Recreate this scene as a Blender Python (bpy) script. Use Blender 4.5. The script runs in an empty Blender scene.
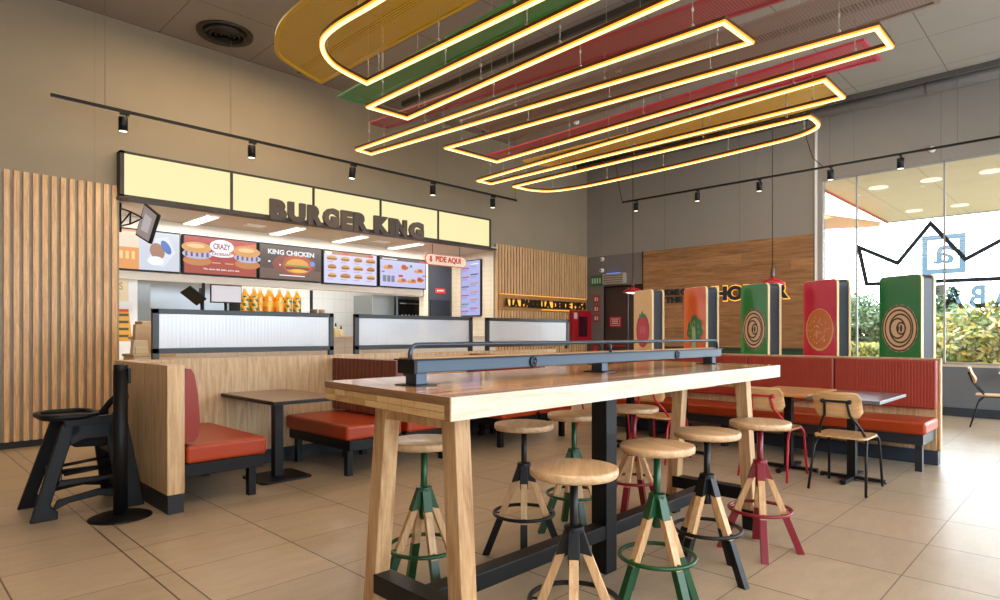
import bpy, bmesh, math, random
from mathutils import Vector, Matrix
random.seed(7)
SC = bpy.context.scene
COL = SC.collection
PI = math.pi

# ------------------------------------------------------------------ camera
F_PX, YAW, HOR, EYE = 620.79, math.radians(44.312), 334.39, 1.30
cam = bpy.data.cameras.new('camera'); cam_o = bpy.data.objects.new('camera', cam); COL.objects.link(cam_o)
cam.sensor_width = 36.0; cam.lens = F_PX / 1000 * 36.0
cam.shift_y = (HOR - 300) / 1000.0
cam.clip_end = 300
cam_o.location = (0, 0, EYE)
cam_o.rotation_euler = (math.radians(90), 0, YAW - math.radians(90))
SC.camera = cam_o

# ------------------------------------------------------------------ world, lights, exposure
w = bpy.data.worlds.new('world'); SC.world = w; w.use_nodes = True
bg = w.node_tree.nodes['Background']; bg.inputs[0].default_value = (0.80, 0.90, 1.0, 1); bg.inputs[1].default_value = 10.0
SC.view_settings.view_transform = 'Standard'; SC.view_settings.look = 'None'
SC.view_settings.exposure = 0.0; SC.view_settings.gamma = 1.0; SC.view_settings.use_curve_mapping = False

def area(name, loc, size, power, col, rot=(0, 0, 0), size_y=None):
    l = bpy.data.lights.new(name, 'AREA'); l.energy = power; l.color = col
    l.shape = 'RECTANGLE'; l.size = size; l.size_y = size_y or size
    o = bpy.data.objects.new(name, l); COL.objects.link(o); o.location = loc; o.rotation_euler = rot
    return o
area('hall_fill_front', (1.0, 0.6, 5.1), 3.0, 140, (1.0, 0.76, 0.50))  # added fill out of view, lifts the front of the hall; no fitting there
area('hall_fill_booths', (3.5, 7.2, 5.15), 3.0, 110, (1.0, 0.77, 0.50), size_y=1.5)  # added ambient fill above the booths, not a fitting
area('hall_fill_right', (9.5, 3.5, 5.15), 3.0, 60, (1.0, 0.88, 0.72))  # added fill under the ceiling for the right side, no lamp modelled
area('kitchen_light', (5.5, 11.3, 2.9), 5.0, 110, (1.0, 0.97, 0.92), size_y=1.6)
area('counter_light', (5.5, 9.5, 2.96), 6.0, 130, (1.0, 0.94, 0.84), size_y=0.5)
SC.cycles.max_bounces = 8; SC.cycles.diffuse_bounces = 4; SC.cycles.transparent_max_bounces = 16
SC.cycles.sample_clamp_indirect = 6
SC.cycles.caustics_reflective = False; SC.cycles.caustics_refractive = False

# ------------------------------------------------------------------ materials
def srgb(h):
    if isinstance(h, str):
        c = [int(h[i:i+2], 16) / 255 for i in (0, 2, 4)]
    else:
        c = h
    return tuple(x / 12.92 if x <= 0.04045 else ((x + 0.055) / 1.055) ** 2.4 for x in c) + (1,)
_M = {}
def newmat(name):
    m = bpy.data.materials.new(name); m.use_nodes = True
    nt = m.node_tree; b = nt.nodes['Principled BSDF']
    return m, nt, b
def mat(name, col, rough=0.5, metal=0.0, spec=0.5, noise=0.0, nscale=30, coat=0.0, bump=0.0):
    if name in _M: return _M[name]
    m, nt, b = newmat(name)
    c = srgb(col)
    b.inputs['Base Color'].default_value = c; b.inputs['Roughness'].default_value = rough
    b.inputs['Metallic'].default_value = metal; b.inputs['Specular IOR Level'].default_value = spec
    b.inputs['Coat Weight'].default_value = coat; b.inputs['Coat Roughness'].default_value = 0.08
    if noise or bump:
        tc = nt.nodes.new('ShaderNodeTexCoord'); n = nt.nodes.new('ShaderNodeTexNoise'); n.inputs['Scale'].default_value = nscale
        n.inputs['Detail'].default_value = 5
        nt.links.new(tc.outputs['Object'], n.inputs['Vector'])
        if noise:
            mx = nt.nodes.new('ShaderNodeMix'); mx.data_type = 'RGBA'
            mx.inputs[6].default_value = tuple(x * (1 - noise) for x in c[:3]) + (1,)
            mx.inputs[7].default_value = tuple(min(1, x * (1 + noise)) for x in c[:3]) + (1,)
            nt.links.new(n.outputs['Fac'], mx.inputs[0]); nt.links.new(mx.outputs[2], b.inputs['Base Color'])
        if bump:
            bp = nt.nodes.new('ShaderNodeBump'); bp.inputs['Strength'].default_value = bump; bp.inputs['Distance'].default_value = 0.01
            nt.links.new(n.outputs['Fac'], bp.inputs['Height']); nt.links.new(bp.outputs[0], b.inputs['Normal'])
    _M[name] = m
    return m
def emit(name, col, strength=1.0):
    if name in _M: return _M[name]
    m, nt, b = newmat(name)
    b.inputs['Base Color'].default_value = (0, 0, 0, 1); b.inputs['Roughness'].default_value = 0.4
    b.inputs['Emission Color'].default_value = srgb(col); b.inputs['Emission Strength'].default_value = strength
    _M[name] = m
    return m
def wood(name, c1, c2, axis='x', grain=6.0, rough=0.45, coat=0.0, plank=None, plank_var=0.12, coord='Object'):
    """grain stretched along an axis; optional planks: (axis index across, width)"""
    if name in _M: return _M[name]
    m, nt, b = newmat(name)
    tc = nt.nodes.new('ShaderNodeTexCoord'); mp = nt.nodes.new('ShaderNodeMapping')
    s = {'x': (grain * .12, grain * 1.6, grain * 1.6), 'y': (grain * 1.6, grain * .12, grain * 1.6), 'z': (grain * 1.6, grain * 1.6, grain * .12)}[axis]
    mp.inputs['Scale'].default_value = s
    nt.links.new(tc.outputs[coord], mp.inputs['Vector'])
    n = nt.nodes.new('ShaderNodeTexNoise'); n.inputs['Scale'].default_value = 3; n.inputs['Detail'].default_value = 8; n.inputs['Distortion'].default_value = 0.8
    nt.links.new(mp.outputs[0], n.inputs['Vector'])
    n2 = nt.nodes.new('ShaderNodeTexNoise'); n2.inputs['Scale'].default_value = 22; n2.inputs['Detail'].default_value = 3
    nt.links.new(mp.outputs[0], n2.inputs['Vector'])
    ad = nt.nodes.new('ShaderNodeMath'); ad.operation = 'MULTIPLY_ADD'; ad.inputs[1].default_value = 0.35
    nt.links.new(n2.outputs['Fac'], ad.inputs[0]); nt.links.new(n.outputs['Fac'], ad.inputs[2])
    cr = nt.nodes.new('ShaderNodeValToRGB'); cr.color_ramp.elements[0].position = 0.45; cr.color_ramp.elements[1].position = 0.85
    cr.color_ramp.elements[0].color = srgb(c2); cr.color_ramp.elements[1].color = srgb(c1)
    nt.links.new(ad.outputs[0], cr.inputs[0])
    out = cr.outputs[0]
    if plank:
        ai, wd, li, ln = plank
        sx = nt.nodes.new('ShaderNodeSeparateXYZ'); nt.links.new(tc.outputs[coord], sx.inputs[0])
        d = nt.nodes.new('ShaderNodeMath'); d.operation = 'DIVIDE'; d.inputs[1].default_value = wd; nt.links.new(sx.outputs[ai], d.inputs[0])
        fl = nt.nodes.new('ShaderNodeMath'); fl.operation = 'FLOOR'; nt.links.new(d.outputs[0], fl.inputs[0])
        d2 = nt.nodes.new('ShaderNodeMath'); d2.operation = 'DIVIDE'; d2.inputs[1].default_value = ln; nt.links.new(sx.outputs[li], d2.inputs[0])
        of = nt.nodes.new('ShaderNodeMath'); of.operation = 'MULTIPLY_ADD'; of.inputs[1].default_value = 0.371; nt.links.new(fl.outputs[0], of.inputs[0]); nt.links.new(d2.outputs[0], of.inputs[2])
        fl2 = nt.nodes.new('ShaderNodeMath'); fl2.operation = 'FLOOR'; nt.links.new(of.outputs[0], fl2.inputs[0])
        cb = nt.nodes.new('ShaderNodeCombineXYZ'); nt.links.new(fl.outputs[0], cb.inputs[0]); nt.links.new(fl2.outputs[0], cb.inputs[1])
        wn = nt.nodes.new('ShaderNodeTexWhiteNoise'); nt.links.new(cb.outputs[0], wn.inputs['Vector'])
        mr = nt.nodes.new('ShaderNodeMapRange'); mr.inputs[3].default_value = 1 - plank_var; mr.inputs[4].default_value = 1 + plank_var
        nt.links.new(wn.outputs['Value'], mr.inputs[0])
        fr = nt.nodes.new('ShaderNodeMath'); fr.operation = 'FRACT'; nt.links.new(d.outputs[0], fr.inputs[0])
        gp = nt.nodes.new('ShaderNodeMath'); gp.operation = 'GREATER_THAN'; gp.inputs[1].default_value = 0.012 / max(wd, .05) * 0.3; nt.links.new(fr.outputs[0], gp.inputs[0])
        g2 = nt.nodes.new('ShaderNodeMapRange'); g2.inputs[3].default_value = 0.6; g2.inputs[4].default_value = 1.0; nt.links.new(gp.outputs[0], g2.inputs[0])
        ml = nt.nodes.new('ShaderNodeMath'); ml.operation = 'MULTIPLY'; nt.links.new(mr.outputs[0], ml.inputs[0]); nt.links.new(g2.outputs[0], ml.inputs[1])
        vm = nt.nodes.new('ShaderNodeVectorMath'); vm.operation = 'SCALE'
        nt.links.new(out, vm.inputs[0]); nt.links.new(ml.outputs[0], vm.inputs['Scale']); out = vm.outputs[0]
    nt.links.new(out, b.inputs['Base Color'])
    b.inputs['Roughness'].default_value = rough; b.inputs['Coat Weight'].default_value = coat; b.inputs['Coat Roughness'].default_value = 0.06
    _M[name] = m
    return m
def glass_mat(name, tint=(1, 1, 1), gloss=0.06, rough=0.0):
    m, nt, b = newmat(name); nt.nodes.remove(b)
    out = nt.nodes['Material Output']; t = nt.nodes.new('ShaderNodeBsdfTransparent'); g = nt.nodes.new('ShaderNodeBsdfGlossy')
    t.inputs[0].default_value = tuple(tint) + (1,); g.inputs['Roughness'].default_value = rough
    mx = nt.nodes.new('ShaderNodeMixShader'); mx.inputs[0].default_value = gloss
    nt.links.new(t.outputs[0], mx.inputs[1]); nt.links.new(g.outputs[0], mx.inputs[2]); nt.links.new(mx.outputs[0], out.inputs[0])
    return m

wall_paint = mat('wall_paint', '9a8e7e', 0.85, noise=0.04, nscale=3)
wall_dark = mat('wall_dark', '77706b', 0.85, noise=0.04, nscale=3)
ceil_paint = None
black_metal = mat('black_metal', '0c0d10', 0.42, spec=0.3)
steel_blue = mat('steel_blue', '3f4a56', 0.32, metal=0.6)
black_plastic = mat('black_plastic', '0b0c0e', 0.5, spec=0.25, noise=0.1, nscale=60)
skirting = mat('skirting', '17181c', 0.5)
oak = wood('oak_laminate', 'd5b48a', 'b08a5c', 'z', 7, 0.42)
slat_a = wood('slat_oak', 'e8bf8c', 'c09264', 'z', 9, 0.5)
slat_b = wood('slat_backing', 'ab9e88', '8c7f6c', 'z', 9, 0.6)
table_top_m = wood('table_top_wood', 'd0a06c', '94653c', 'x', 5, 0.25, coat=0.35, plank=(1, 0.105, 0, 1.3), plank_var=0.3)
table_side_m = wood('table_side_wood', 'd4cab8', 'bfae94', 'x', 6, 0.4)
table_end_m = wood('table_end_wood', 'd6ad79', 'b98a55', 'y', 8, 0.45)
leg_wood = wood('leg_wood', 'cba577', '9a6f45', 'z', 6, 0.5)
stool_wood = wood('stool_seat_wood', 'd4b088', 'b08a60', 'x', 7, 0.38, coat=0.2)
stool_leg_wood = wood('stool_leg_wood', 'd9b183', 'b88c5c', 'z', 8, 0.5)
ply = wood('plywood', 'd6ac7a', 'b78852', 'x', 7, 0.4, coat=0.2)
panel_wood = wood('panel_wood', 'a77a50', '7c532f', 'y', 5, 0.5, plank=(2, 0.18, 1, 1.5), plank_var=0.16)
light_top = wood('light_table_top', 'd9a567', 'bb8447', 'y', 6, 0.35, coat=0.2)
dark_top = wood('dark_table_top', '8c6b4d', '5f4431', 'x', 5, 0.3, coat=0.3)
leather = mat('red_leather', 'a53810', 0.34, noise=0.08, nscale=50, bump=0.05)
leather_shaded = mat('shaded_red_leather', '70341f', 0.38, noise=0.08, nscale=50, bump=0.05)  # red leather of the ribbed back, its shade put into the colour
red_paint = mat('red_paint', '7c0c1e', 0.35)
green_paint = mat('green_paint', '0e4521', 0.35)
black_paint = mat('black_paint', '0c0d10', 0.42, spec=0.35)
chair_red = mat('chair_red_paint', 'b5182c', 0.35)

def floor_mat():
    m, nt, b = newmat('floor_tiles'); L = nt.links
    g = nt.nodes.new('ShaderNodeNewGeometry'); sx = nt.nodes.new('ShaderNodeSeparateXYZ'); L.new(g.outputs['Position'], sx.inputs[0])
    def math_(op, a, b_=None, c=None):
        n = nt.nodes.new('ShaderNodeMath'); n.operation = op
        for i, v in enumerate((a, b_, c)):
            if v is None: continue
            if isinstance(v, (int, float)): n.inputs[i].default_value = v
            else: L.new(v, n.inputs[i])
        return n.outputs[0]
    def line(sock, off, step, wd):
        t = math_('DIVIDE', math_('SUBTRACT', sock, off), step); f = math_('FRACT', math_('ADD', t, 0.5))
        return math_('LESS_THAN', math_('ABSOLUTE', math_('SUBTRACT', f, 0.5)), wd / 2 / step)
    lx = line(sx.outputs[0], 1.186, 0.6815, 0.0085); ly = line(sx.outputs[1], 0.79, 0.5725, 0.007)
    l3 = math_('LESS_THAN', math_('ABSOLUTE', math_('SUBTRACT', sx.outputs[0], 1.079)), 0.0045)
    lx = math_('MAXIMUM', lx, l3)
    ix = math_('FLOOR', math_('DIVIDE', math_('SUBTRACT', sx.outputs[0], 1.186), 0.6815)); iy = math_('FLOOR', math_('DIVIDE', math_('SUBTRACT', sx.outputs[1], 0.79), 0.5725))
    cb = nt.nodes.new('ShaderNodeCombineXYZ'); L.new(ix, cb.inputs[0]); L.new(iy, cb.inputs[1])
    wn = nt.nodes.new('ShaderNodeTexWhiteNoise'); L.new(cb.outputs[0], wn.inputs['Vector'])
    tone = nt.nodes.new('ShaderNodeMapRange'); tone.inputs[3].default_value = 0.93; tone.inputs[4].default_value = 1.06; L.new(wn.outputs['Value'], tone.inputs[0])
    mp = nt.nodes.new('ShaderNodeMapping'); mp.inputs['Scale'].default_value = (3.0, 8, 1); L.new(g.outputs['Position'], mp.inputs[0])
    n = nt.nodes.new('ShaderNodeTexNoise'); n.inputs['Scale'].default_value = 1.2; n.inputs['Detail'].default_value = 9; n.inputs['Roughness'].default_value = 0.65; L.new(mp.outputs[0], n.inputs[0])
    n2 = nt.nodes.new('ShaderNodeTexNoise'); n2.inputs['Scale'].default_value = 90; n2.inputs['Detail'].default_value = 2; L.new(g.outputs['Position'], n2.inputs[0])
    cr = nt.nodes.new('ShaderNodeValToRGB'); cr.color_ramp.elements[0].position = 0.3; cr.color_ramp.elements[1].position = 0.7
    cr.color_ramp.elements[0].color = srgb('a8957b'); cr.color_ramp.elements[1].color = srgb('bca78d')
    L.new(math_('MULTIPLY_ADD', n2.outputs['Fac'], 0.25, math_('MULTIPLY', n.outputs['Fac'], 0.8)), cr.inputs[0])
    sc = nt.nodes.new('ShaderNodeVectorMath'); sc.operation = 'SCALE'; L.new(cr.outputs[0], sc.inputs[0]); L.new(tone.outputs[0], sc.inputs['Scale'])
    m1 = nt.nodes.new('ShaderNodeMix'); m1.data_type = 'RGBA'; L.new(math_('MULTIPLY', ly, 0.85), m1.inputs[0]); L.new(sc.outputs[0], m1.inputs[6]); m1.inputs[7].default_value = srgb('5d4c3c')
    m2 = nt.nodes.new('ShaderNodeMix'); m2.data_type = 'RGBA'; L.new(math_('MULTIPLY', lx, 0.9), m2.inputs[0]); L.new(m1.outputs[2], m2.inputs[6]); m2.inputs[7].default_value = srgb('3a2a20')
    L.new(m2.outputs[2], b.inputs['Base Color'])
    b.inputs['Roughness'].default_value = 0.32; b.inputs['Specular IOR Level'].default_value = 0.5
    bp = nt.nodes.new('ShaderNodeBump'); bp.inputs['Strength'].default_value = 0.12; bp.inputs['Distance'].default_value = 0.004
    L.new(n2.outputs['Fac'], bp.inputs['Height']); L.new(bp.outputs[0], b.inputs['Normal'])
    return m
def grid_mat(name, base, line_c, ax, steps, offs, wd, rough=0.8):
    """flat colour with thin joint lines every steps[i] along axes ax"""
    m, nt, b = newmat(name); L = nt.links
    g = nt.nodes.new('ShaderNodeNewGeometry'); sx = nt.nodes.new('ShaderNodeSeparateXYZ'); L.new(g.outputs['Position'], sx.inputs[0])
    last = None
    for a, s, o in zip(ax, steps, offs):
        def mt(op, p, q):
            n = nt.nodes.new('ShaderNodeMath'); n.operation = op
            for i, v in enumerate((p, q)):
                if isinstance(v, (int, float)): n.inputs[i].default_value = v
                elif v is not None: L.new(v, n.inputs[i])
            return n.outputs[0]
        t = mt('FRACT', mt('DIVIDE', mt('SUBTRACT', sx.outputs[a], o), s), None)
        l = mt('LESS_THAN', t, wd / s)
        last = l if last is None else mt('MAXIMUM', last, l)
    n = nt.nodes.new('ShaderNodeTexNoise'); n.inputs['Scale'].default_value = 2.0; n.inputs['Detail'].default_value = 6; L.new(g.outputs['Position'], n.inputs[0])
    c = srgb(base)
    m0 = nt.nodes.new('ShaderNodeMix'); m0.data_type = 'RGBA'; L.new(n.outputs['Fac'], m0.inputs[0])
    m0.inputs[6].default_value = tuple(x * .93 for x in c[:3]) + (1,); m0.inputs[7].default_value = tuple(min(1, x * 1.07) for x in c[:3]) + (1,)
    m1 = nt.nodes.new('ShaderNodeMix'); m1.data_type = 'RGBA'; L.new(last, m1.inputs[0]); L.new(m0.outputs[2], m1.inputs[6]); m1.inputs[7].default_value = srgb(line_c)
    L.new(m1.outputs[2], b.inputs['Base Color']); b.inputs['Roughness'].default_value = rough
    return m
ceil_paint = grid_mat('ceiling_panels', '958d84', '665e55', (0, 1), (1.2, 1.2), (0.3, 0.5), 0.012)
back_wall_m = grid_mat('back_wall_panels', '968770', '8a7d6c', (0,), (1.65,), (1.98,), 0.008)
right_wall_m = grid_mat('right_wall_panels', '918981', '7b736b', (1,), (1.65,), (1.9,), 0.01)
tile_m = grid_mat('cream_wall_tiles', 'ddd3c0', 'b8ac98', (0, 1, 2), (0.2, 0.2, 0.1), (0, 0, 0), 0.004, 0.3)
kitchen_m = grid_mat('white_kitchen_tiles', 'dfe2e2', 'b9bdbd', (0, 2), (0.3, 0.3), (0, 0), 0.006, 0.3)
steel = mat('stainless_steel', '85888a', 0.28, metal=0.85, noise=0.06, nscale=4)
def perf_mat(name, col, hole=0.25):
    m, nt, b = newmat(name); L = nt.links
    g = nt.nodes.new('ShaderNodeTexCoord'); v = nt.nodes.new('ShaderNodeTexVoronoi'); v.inputs['Scale'].default_value = 38; v.inputs['Randomness'].default_value = 0
    L.new(g.outputs['Object'], v.inputs['Vector'])
    lt = nt.nodes.new('ShaderNodeMath'); lt.operation = 'LESS_THAN'; lt.inputs[1].default_value = hole; L.new(v.outputs['Distance'], lt.inputs[0])
    b.inputs['Base Color'].default_value = srgb(col); b.inputs['Roughness'].default_value = 0.5
    t = nt.nodes.new('ShaderNodeBsdfTransparent'); mx = nt.nodes.new('ShaderNodeMixShader')
    L.new(lt.outputs[0], mx.inputs[0]); L.new(b.outputs[0], mx.inputs[1]); L.new(t.outputs[0], mx.inputs[2]); L.new(mx.outputs[0], nt.nodes['Material Output'].inputs[0])
    return m

# ------------------------------------------------------------------ mesh builder
class MB:
    def __init__(s): s.v = []; s.f = []; s.mi = []; s.mats = []; s.sm = []
    def m(s, mt):
        if mt not in s.mats: s.mats.append(mt)
        return s.mats.index(mt)
    def add(s, vs, fs, mt, smooth=False, M=None):
        o = len(s.v); k = s.m(mt)
        for p in vs:
            p = Vector(p); s.v.append(M @ p if M is not None else p)
        for f in fs: s.f.append([i + o for i in f]); s.mi.append(k); s.sm.append(smooth)
        return s
    def box(s, a, b, mt, M=None):
        x0, y0, z0 = [min(p, q) for p, q in zip(a, b)]; x1, y1, z1 = [max(p, q) for p, q in zip(a, b)]
        vs = [(x, y, z) for z in (z0, z1) for y in (y0, y1) for x in (x0, x1)]
        return s.add(vs, [(0, 2, 3, 1), (4, 5, 7, 6), (0, 1, 5, 4), (2, 6, 7, 3), (0, 4, 6, 2), (1, 3, 7, 5)], mt, False, M)
    def hexa(s, bot, top, mt):
        return s.add(list(bot) + list(top), [(3, 2, 1, 0), (4, 5, 6, 7), (0, 1, 5, 4), (1, 2, 6, 5), (2, 3, 7, 6), (3, 0, 4, 7)], mt)
    def tube(s, pts, r, mt, n=8, closed=False, rx=None, square=False):
        pts = [Vector(p) for p in pts]; N = len(pts); rs = r if isinstance(r, (list, tuple)) else [r] * N
        up = None; vs = []; fs = []
        for i, p in enumerate(pts):
            if closed: t = (pts[(i + 1) % N] - pts[i - 1]).normalized()
            else: t = ((pts[min(i + 1, N - 1)] - p).normalized() + (p - pts[max(i - 1, 0)]).normalized()).normalized()
            if up is None:
                up = Vector((0, 0, 1)) if abs(t.z) < 0.9 else Vector((1, 0, 0))
            a = (up - t * up.dot(t)).normalized(); up = a; b = t.cross(a)
            for k in range(n):
                th = 2 * PI * k / n + (PI / 4 if square else 0)
                vs.append(p + (a * math.cos(th) + b * math.sin(th)) * rs[i] * (1.414 if square else 1))
        R = N if closed else N - 1
        for i in range(R):
            j = (i + 1) % N
            for k in range(n):
                l = (k + 1) % n; fs.append((i * n + k, i * n + l, j * n + l, j * n + k))
        if not closed: fs.append(tuple(range(n - 1, -1, -1))); fs.append(tuple((N - 1) * n + k for k in range(n)))
        return s.add(vs, fs, mt, not square)
    def lathe(s, prof, mt, n=32, c=(0, 0, 0), smooth=True, M=None):
        vs = []; fs = []
        for r, z in prof:
            for k in range(n):
                th = 2 * PI * k / n; vs.append((c[0] + r * math.cos(th), c[1] + r * math.sin(th), c[2] + z))
        for i in range(len(prof) - 1):
            for k in range(n):
                l = (k + 1) % n; fs.append((i * n + k, i * n + l, (i + 1) * n + l, (i + 1) * n + k))
        if prof[0][0] > 1e-6: fs.append(tuple(range(n - 1, -1, -1)))
        if prof[-1][0] > 1e-6: fs.append(tuple((len(prof) - 1) * n + k for k in range(n)))
        return s.add(vs, fs, mt, smooth, M)
    def prism(s, poly, z0, z1, mt, M=None, side=None):
        n = len(poly)
        ar = sum(poly[i][0] * poly[(i + 1) % n][1] - poly[(i + 1) % n][0] * poly[i][1] for i in range(n))
        if ar < 0: poly = poly[::-1]
        vs = [(p[0], p[1], z0) for p in poly] + [(p[0], p[1], z1) for p in poly]
        s.add(vs, [tuple(range(n - 1, -1, -1)), tuple(range(n, 2 * n))], mt, False, M)
        return s.add(vs, [(i, (i + 1) % n, n + (i + 1) % n, n + i) for i in range(n)], side or mt, False, M)
    def text(s, txt, O, U, V, w_, h_, depth, mt, bold=0.0, side=None, shear=0.0, spacing=1.0):
        vs, fs = text_geo(txt, bold, shear, spacing)
        xs = [p[0] for p in vs]; ys = [p[1] for p in vs]; x0, x1, y0, y1 = min(xs), max(xs), min(ys), max(ys)
        U = Vector(U).normalized(); V = Vector(V).normalized(); N = U.cross(V)
        sx = w_ / (x1 - x0); sy = (h_ / (y1 - y0)) if h_ else sx
        out = [Vector(O) + U * ((p[0] - x0) * sx) + V * ((p[1] - y0) * sy) + N * (p[2] * depth) for p in vs]
        return s.add(out, fs, mt)
    def build(s, name, parent=None, bevel=0.0, seg=2, sub=0, solid=0.0, smooth_angle=None):
        me = bpy.data.meshes.new(name)
        off = parent_loc(parent)
        me.from_pydata([tuple(p - off) for p in s.v], [], s.f)
        for m_ in s.mats: me.materials.append(m_)
        for p, k, q in zip(me.polygons, s.mi, s.sm): p.material_index = k; p.use_smooth = q
        bm = bmesh.new(); bm.from_mesh(me)
        bmesh.ops.recalc_face_normals(bm, faces=bm.faces) if s.fixn else None
        bm.to_mesh(me); bm.free(); me.update()
        o = bpy.data.objects.new(name, me); COL.objects.link(o)
        if parent is not None: o.parent = parent
        if bevel:
            b = o.modifiers.new('bevel', 'BEVEL'); b.width = bevel; b.segments = seg; b.limit_method = 'ANGLE'; b.angle_limit = math.radians(40)
        return o
    fixn = True
def parent_loc(o):
    v = Vector((0, 0, 0))
    while o is not None: v += o.location; o = o.parent
    return v
_T = {}
def text_geo(txt, bold, shear, spacing):
    k = (txt, bold, shear, spacing)
    if k in _T: return _T[k]
    cu = bpy.data.curves.new('t', 'FONT'); cu.body = txt; cu.size = 1; cu.extrude = 0.5; cu.offset = bold; cu.shear = shear; cu.resolution_u = 3
    cu.space_character = spacing
    ob = bpy.data.objects.new('t', cu); COL.objects.link(ob)
    dg = bpy.context.evaluated_depsgraph_get(); me = bpy.data.meshes.new_from_object(ob.evaluated_get(dg))
    vs = [(p.co.x, p.co.y, p.co.z + 0.5) for p in me.vertices]; fs = [tuple(p.vertices) for p in me.polygons]
    bpy.data.objects.remove(ob); bpy.data.curves.remove(cu); bpy.data.meshes.remove(me)
    _T[k] = (vs, fs); return _T[k]
def tag(o, label, cat, group=None, kind=None):
    o['label'] = label; o['category'] = cat
    if group: o['group'] = group
    if kind: o['kind'] = kind
    return o
def thing(name, label, cat, loc=(0, 0, 0), rz=0.0, group=None):
    o = bpy.data.objects.new(name, None); COL.objects.link(o); o.location = loc; o.rotation_euler = (0, 0, rz); o.empty_display_size = .1
    return tag(o, label, cat, group)
def struct(mb, name, parent=None, **k):
    o = mb.build(name, parent, **k)
    if parent is None: o['kind'] = 'structure'
    return o
def dup(root, loc=None, rz=None, label=None):
    r = root.copy(); COL.objects.link(r)
    if loc is not None: r.location = loc
    if rz is not None: r.rotation_euler = (0, 0, rz)
    if label: r['label'] = label
    for ch in list(root.children):
        c = ch.copy(); COL.objects.link(c); c.parent = r
        for g_ in list(ch.children):
            d = g_.copy(); COL.objects.link(d); d.parent = c
    return r
def local(root):
    """build children in the thing's own frame: returns a fake zero parent helper"""
    return root
def rrect(x0, y0, x1, y1, r, n=5, corners=(1, 1, 1, 1)):
    pts = []
    for (cx, cy, a0, on) in ((x1 - r, y0 + r, -90, corners[0]), (x1 - r, y1 - r, 0, corners[1]), (x0 + r, y1 - r, 90, corners[2]), (x0 + r, y0 + r, 180, corners[3])):
        if on:
            for i in range(n + 1):
                a = math.radians(a0 + 90 * i / n); pts.append((cx + r * math.cos(a), cy + r * math.sin(a)))
        else:
            a = math.radians(a0 + 45); pts.append((cx + r * math.copysign(1, math.cos(a)), cy + r * math.copysign(1, math.sin(a))))
    return pts
def frame_M(O, U, V):
    U = Vector(U).normalized(); V = Vector(V).normalized(); N = U.cross(V)
    return Matrix(((U.x, V.x, N.x, O[0]), (U.y, V.y, N.y, O[1]), (U.z, V.z, N.z, O[2]), (0, 0, 0, 1)))
def cyl_between(mb, a, b, r, mt, n=12): return mb.tube([a, b], r, mt, n)
class Pic:
    """flat printed or lit artwork laid in thin layers on a plane"""
    def __init__(s, mb, O, U, V, w_, h_): s.mb = mb; s.M = frame_M(O, U, V); s.w = w_; s.h = h_; s.z = 0.0; s.O = Vector(O); s.U = Vector(U).normalized(); s.V = Vector(V).normalized(); s.N = s.U.cross(s.V)
    def poly(s, pts, mt):
        s.z += 0.0006
        n = len(pts); ar = sum(pts[i][0] * pts[(i + 1) % n][1] - pts[(i + 1) % n][0] * pts[i][1] for i in range(n))
        if ar < 0: pts = pts[::-1]
        s.mb.add([(p[0] * s.w, p[1] * s.h, s.z) for p in pts], [tuple(range(n))], mt, False, s.M)
    def rect(s, x0, y0, x1, y1, mt): s.poly([(x0, y0), (x1, y0), (x1, y1), (x0, y1)], mt)
    def ell(s, cx, cy, rx, ry, mt, a0=0, a1=360, n=18, rot=0):
        pts = []
        for i in range(n + (0 if a1 - a0 >= 360 else 1)):
            a = math.radians(a0 + (a1 - a0) * i / n); x, y = rx * math.cos(a), ry * math.sin(a)
            c_, s_ = math.cos(math.radians(rot)), math.sin(math.radians(rot)); asp = s.w / s.h
            pts.append((cx + x * c_ - y * s_ / asp, cy + x * s_ * asp + y * c_))
        s.poly(pts, mt)
    def ring(s, cx, cy, rx, ry, t, mt, n=28):
        s.z += 0.0006; vs = []; fs = []
        for i in range(n):
            a = 2 * PI * i / n
            for q in (1.0, 1.0 - t): vs.append(((cx + rx * q * math.cos(a)) * s.w, (cy + ry * q * math.sin(a)) * s.h, s.z))
        for i in range(n):
            j = (i + 1) % n; fs.append((2 * i, 2 * j, 2 * j + 1, 2 * i + 1))
        s.mb.add(vs, fs, mt, False, s.M)
    def text(s, t, x, y, w_, h_, mt, bold=0.02, shear=0.0):
        s.z += 0.0006
        s.mb.text(t, s.O + s.U * (x * s.w) + s.V * (y * s.h) + s.N * s.z, s.U, s.V, w_ * s.w, h_ * s.h, 0.0006, mt, bold, shear=shear); s.z += 0.0006

# ================================================================== THE SETTING
W, D, CH = 12.13, 8.92, 5.27
X0, Y0_ = -3.5, -4.0
b = MB(); b.box((X0, Y0_, -0.1), (W, 12.7, 0), floor_mat()); struct(b, 'floor')
b = MB(); b.box((X0, Y0_, CH), (W + .2, D + .2, CH + .1), ceil_paint); struct(b, 'ceiling')
# back wall (counter wall) with the order-counter opening X 2.25..8.95, z 0..3.02
b = MB(); t_ = 0.2
b.box((X0, D, 0), (2.25, D + t_, CH), back_wall_m); b.box((8.95, D, 0), (W + .2, D + t_, CH), back_wall_m); b.box((2.25, D, 3.02), (8.95, D + t_, CH), back_wall_m)
struct(b, 'wall_back')
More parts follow.
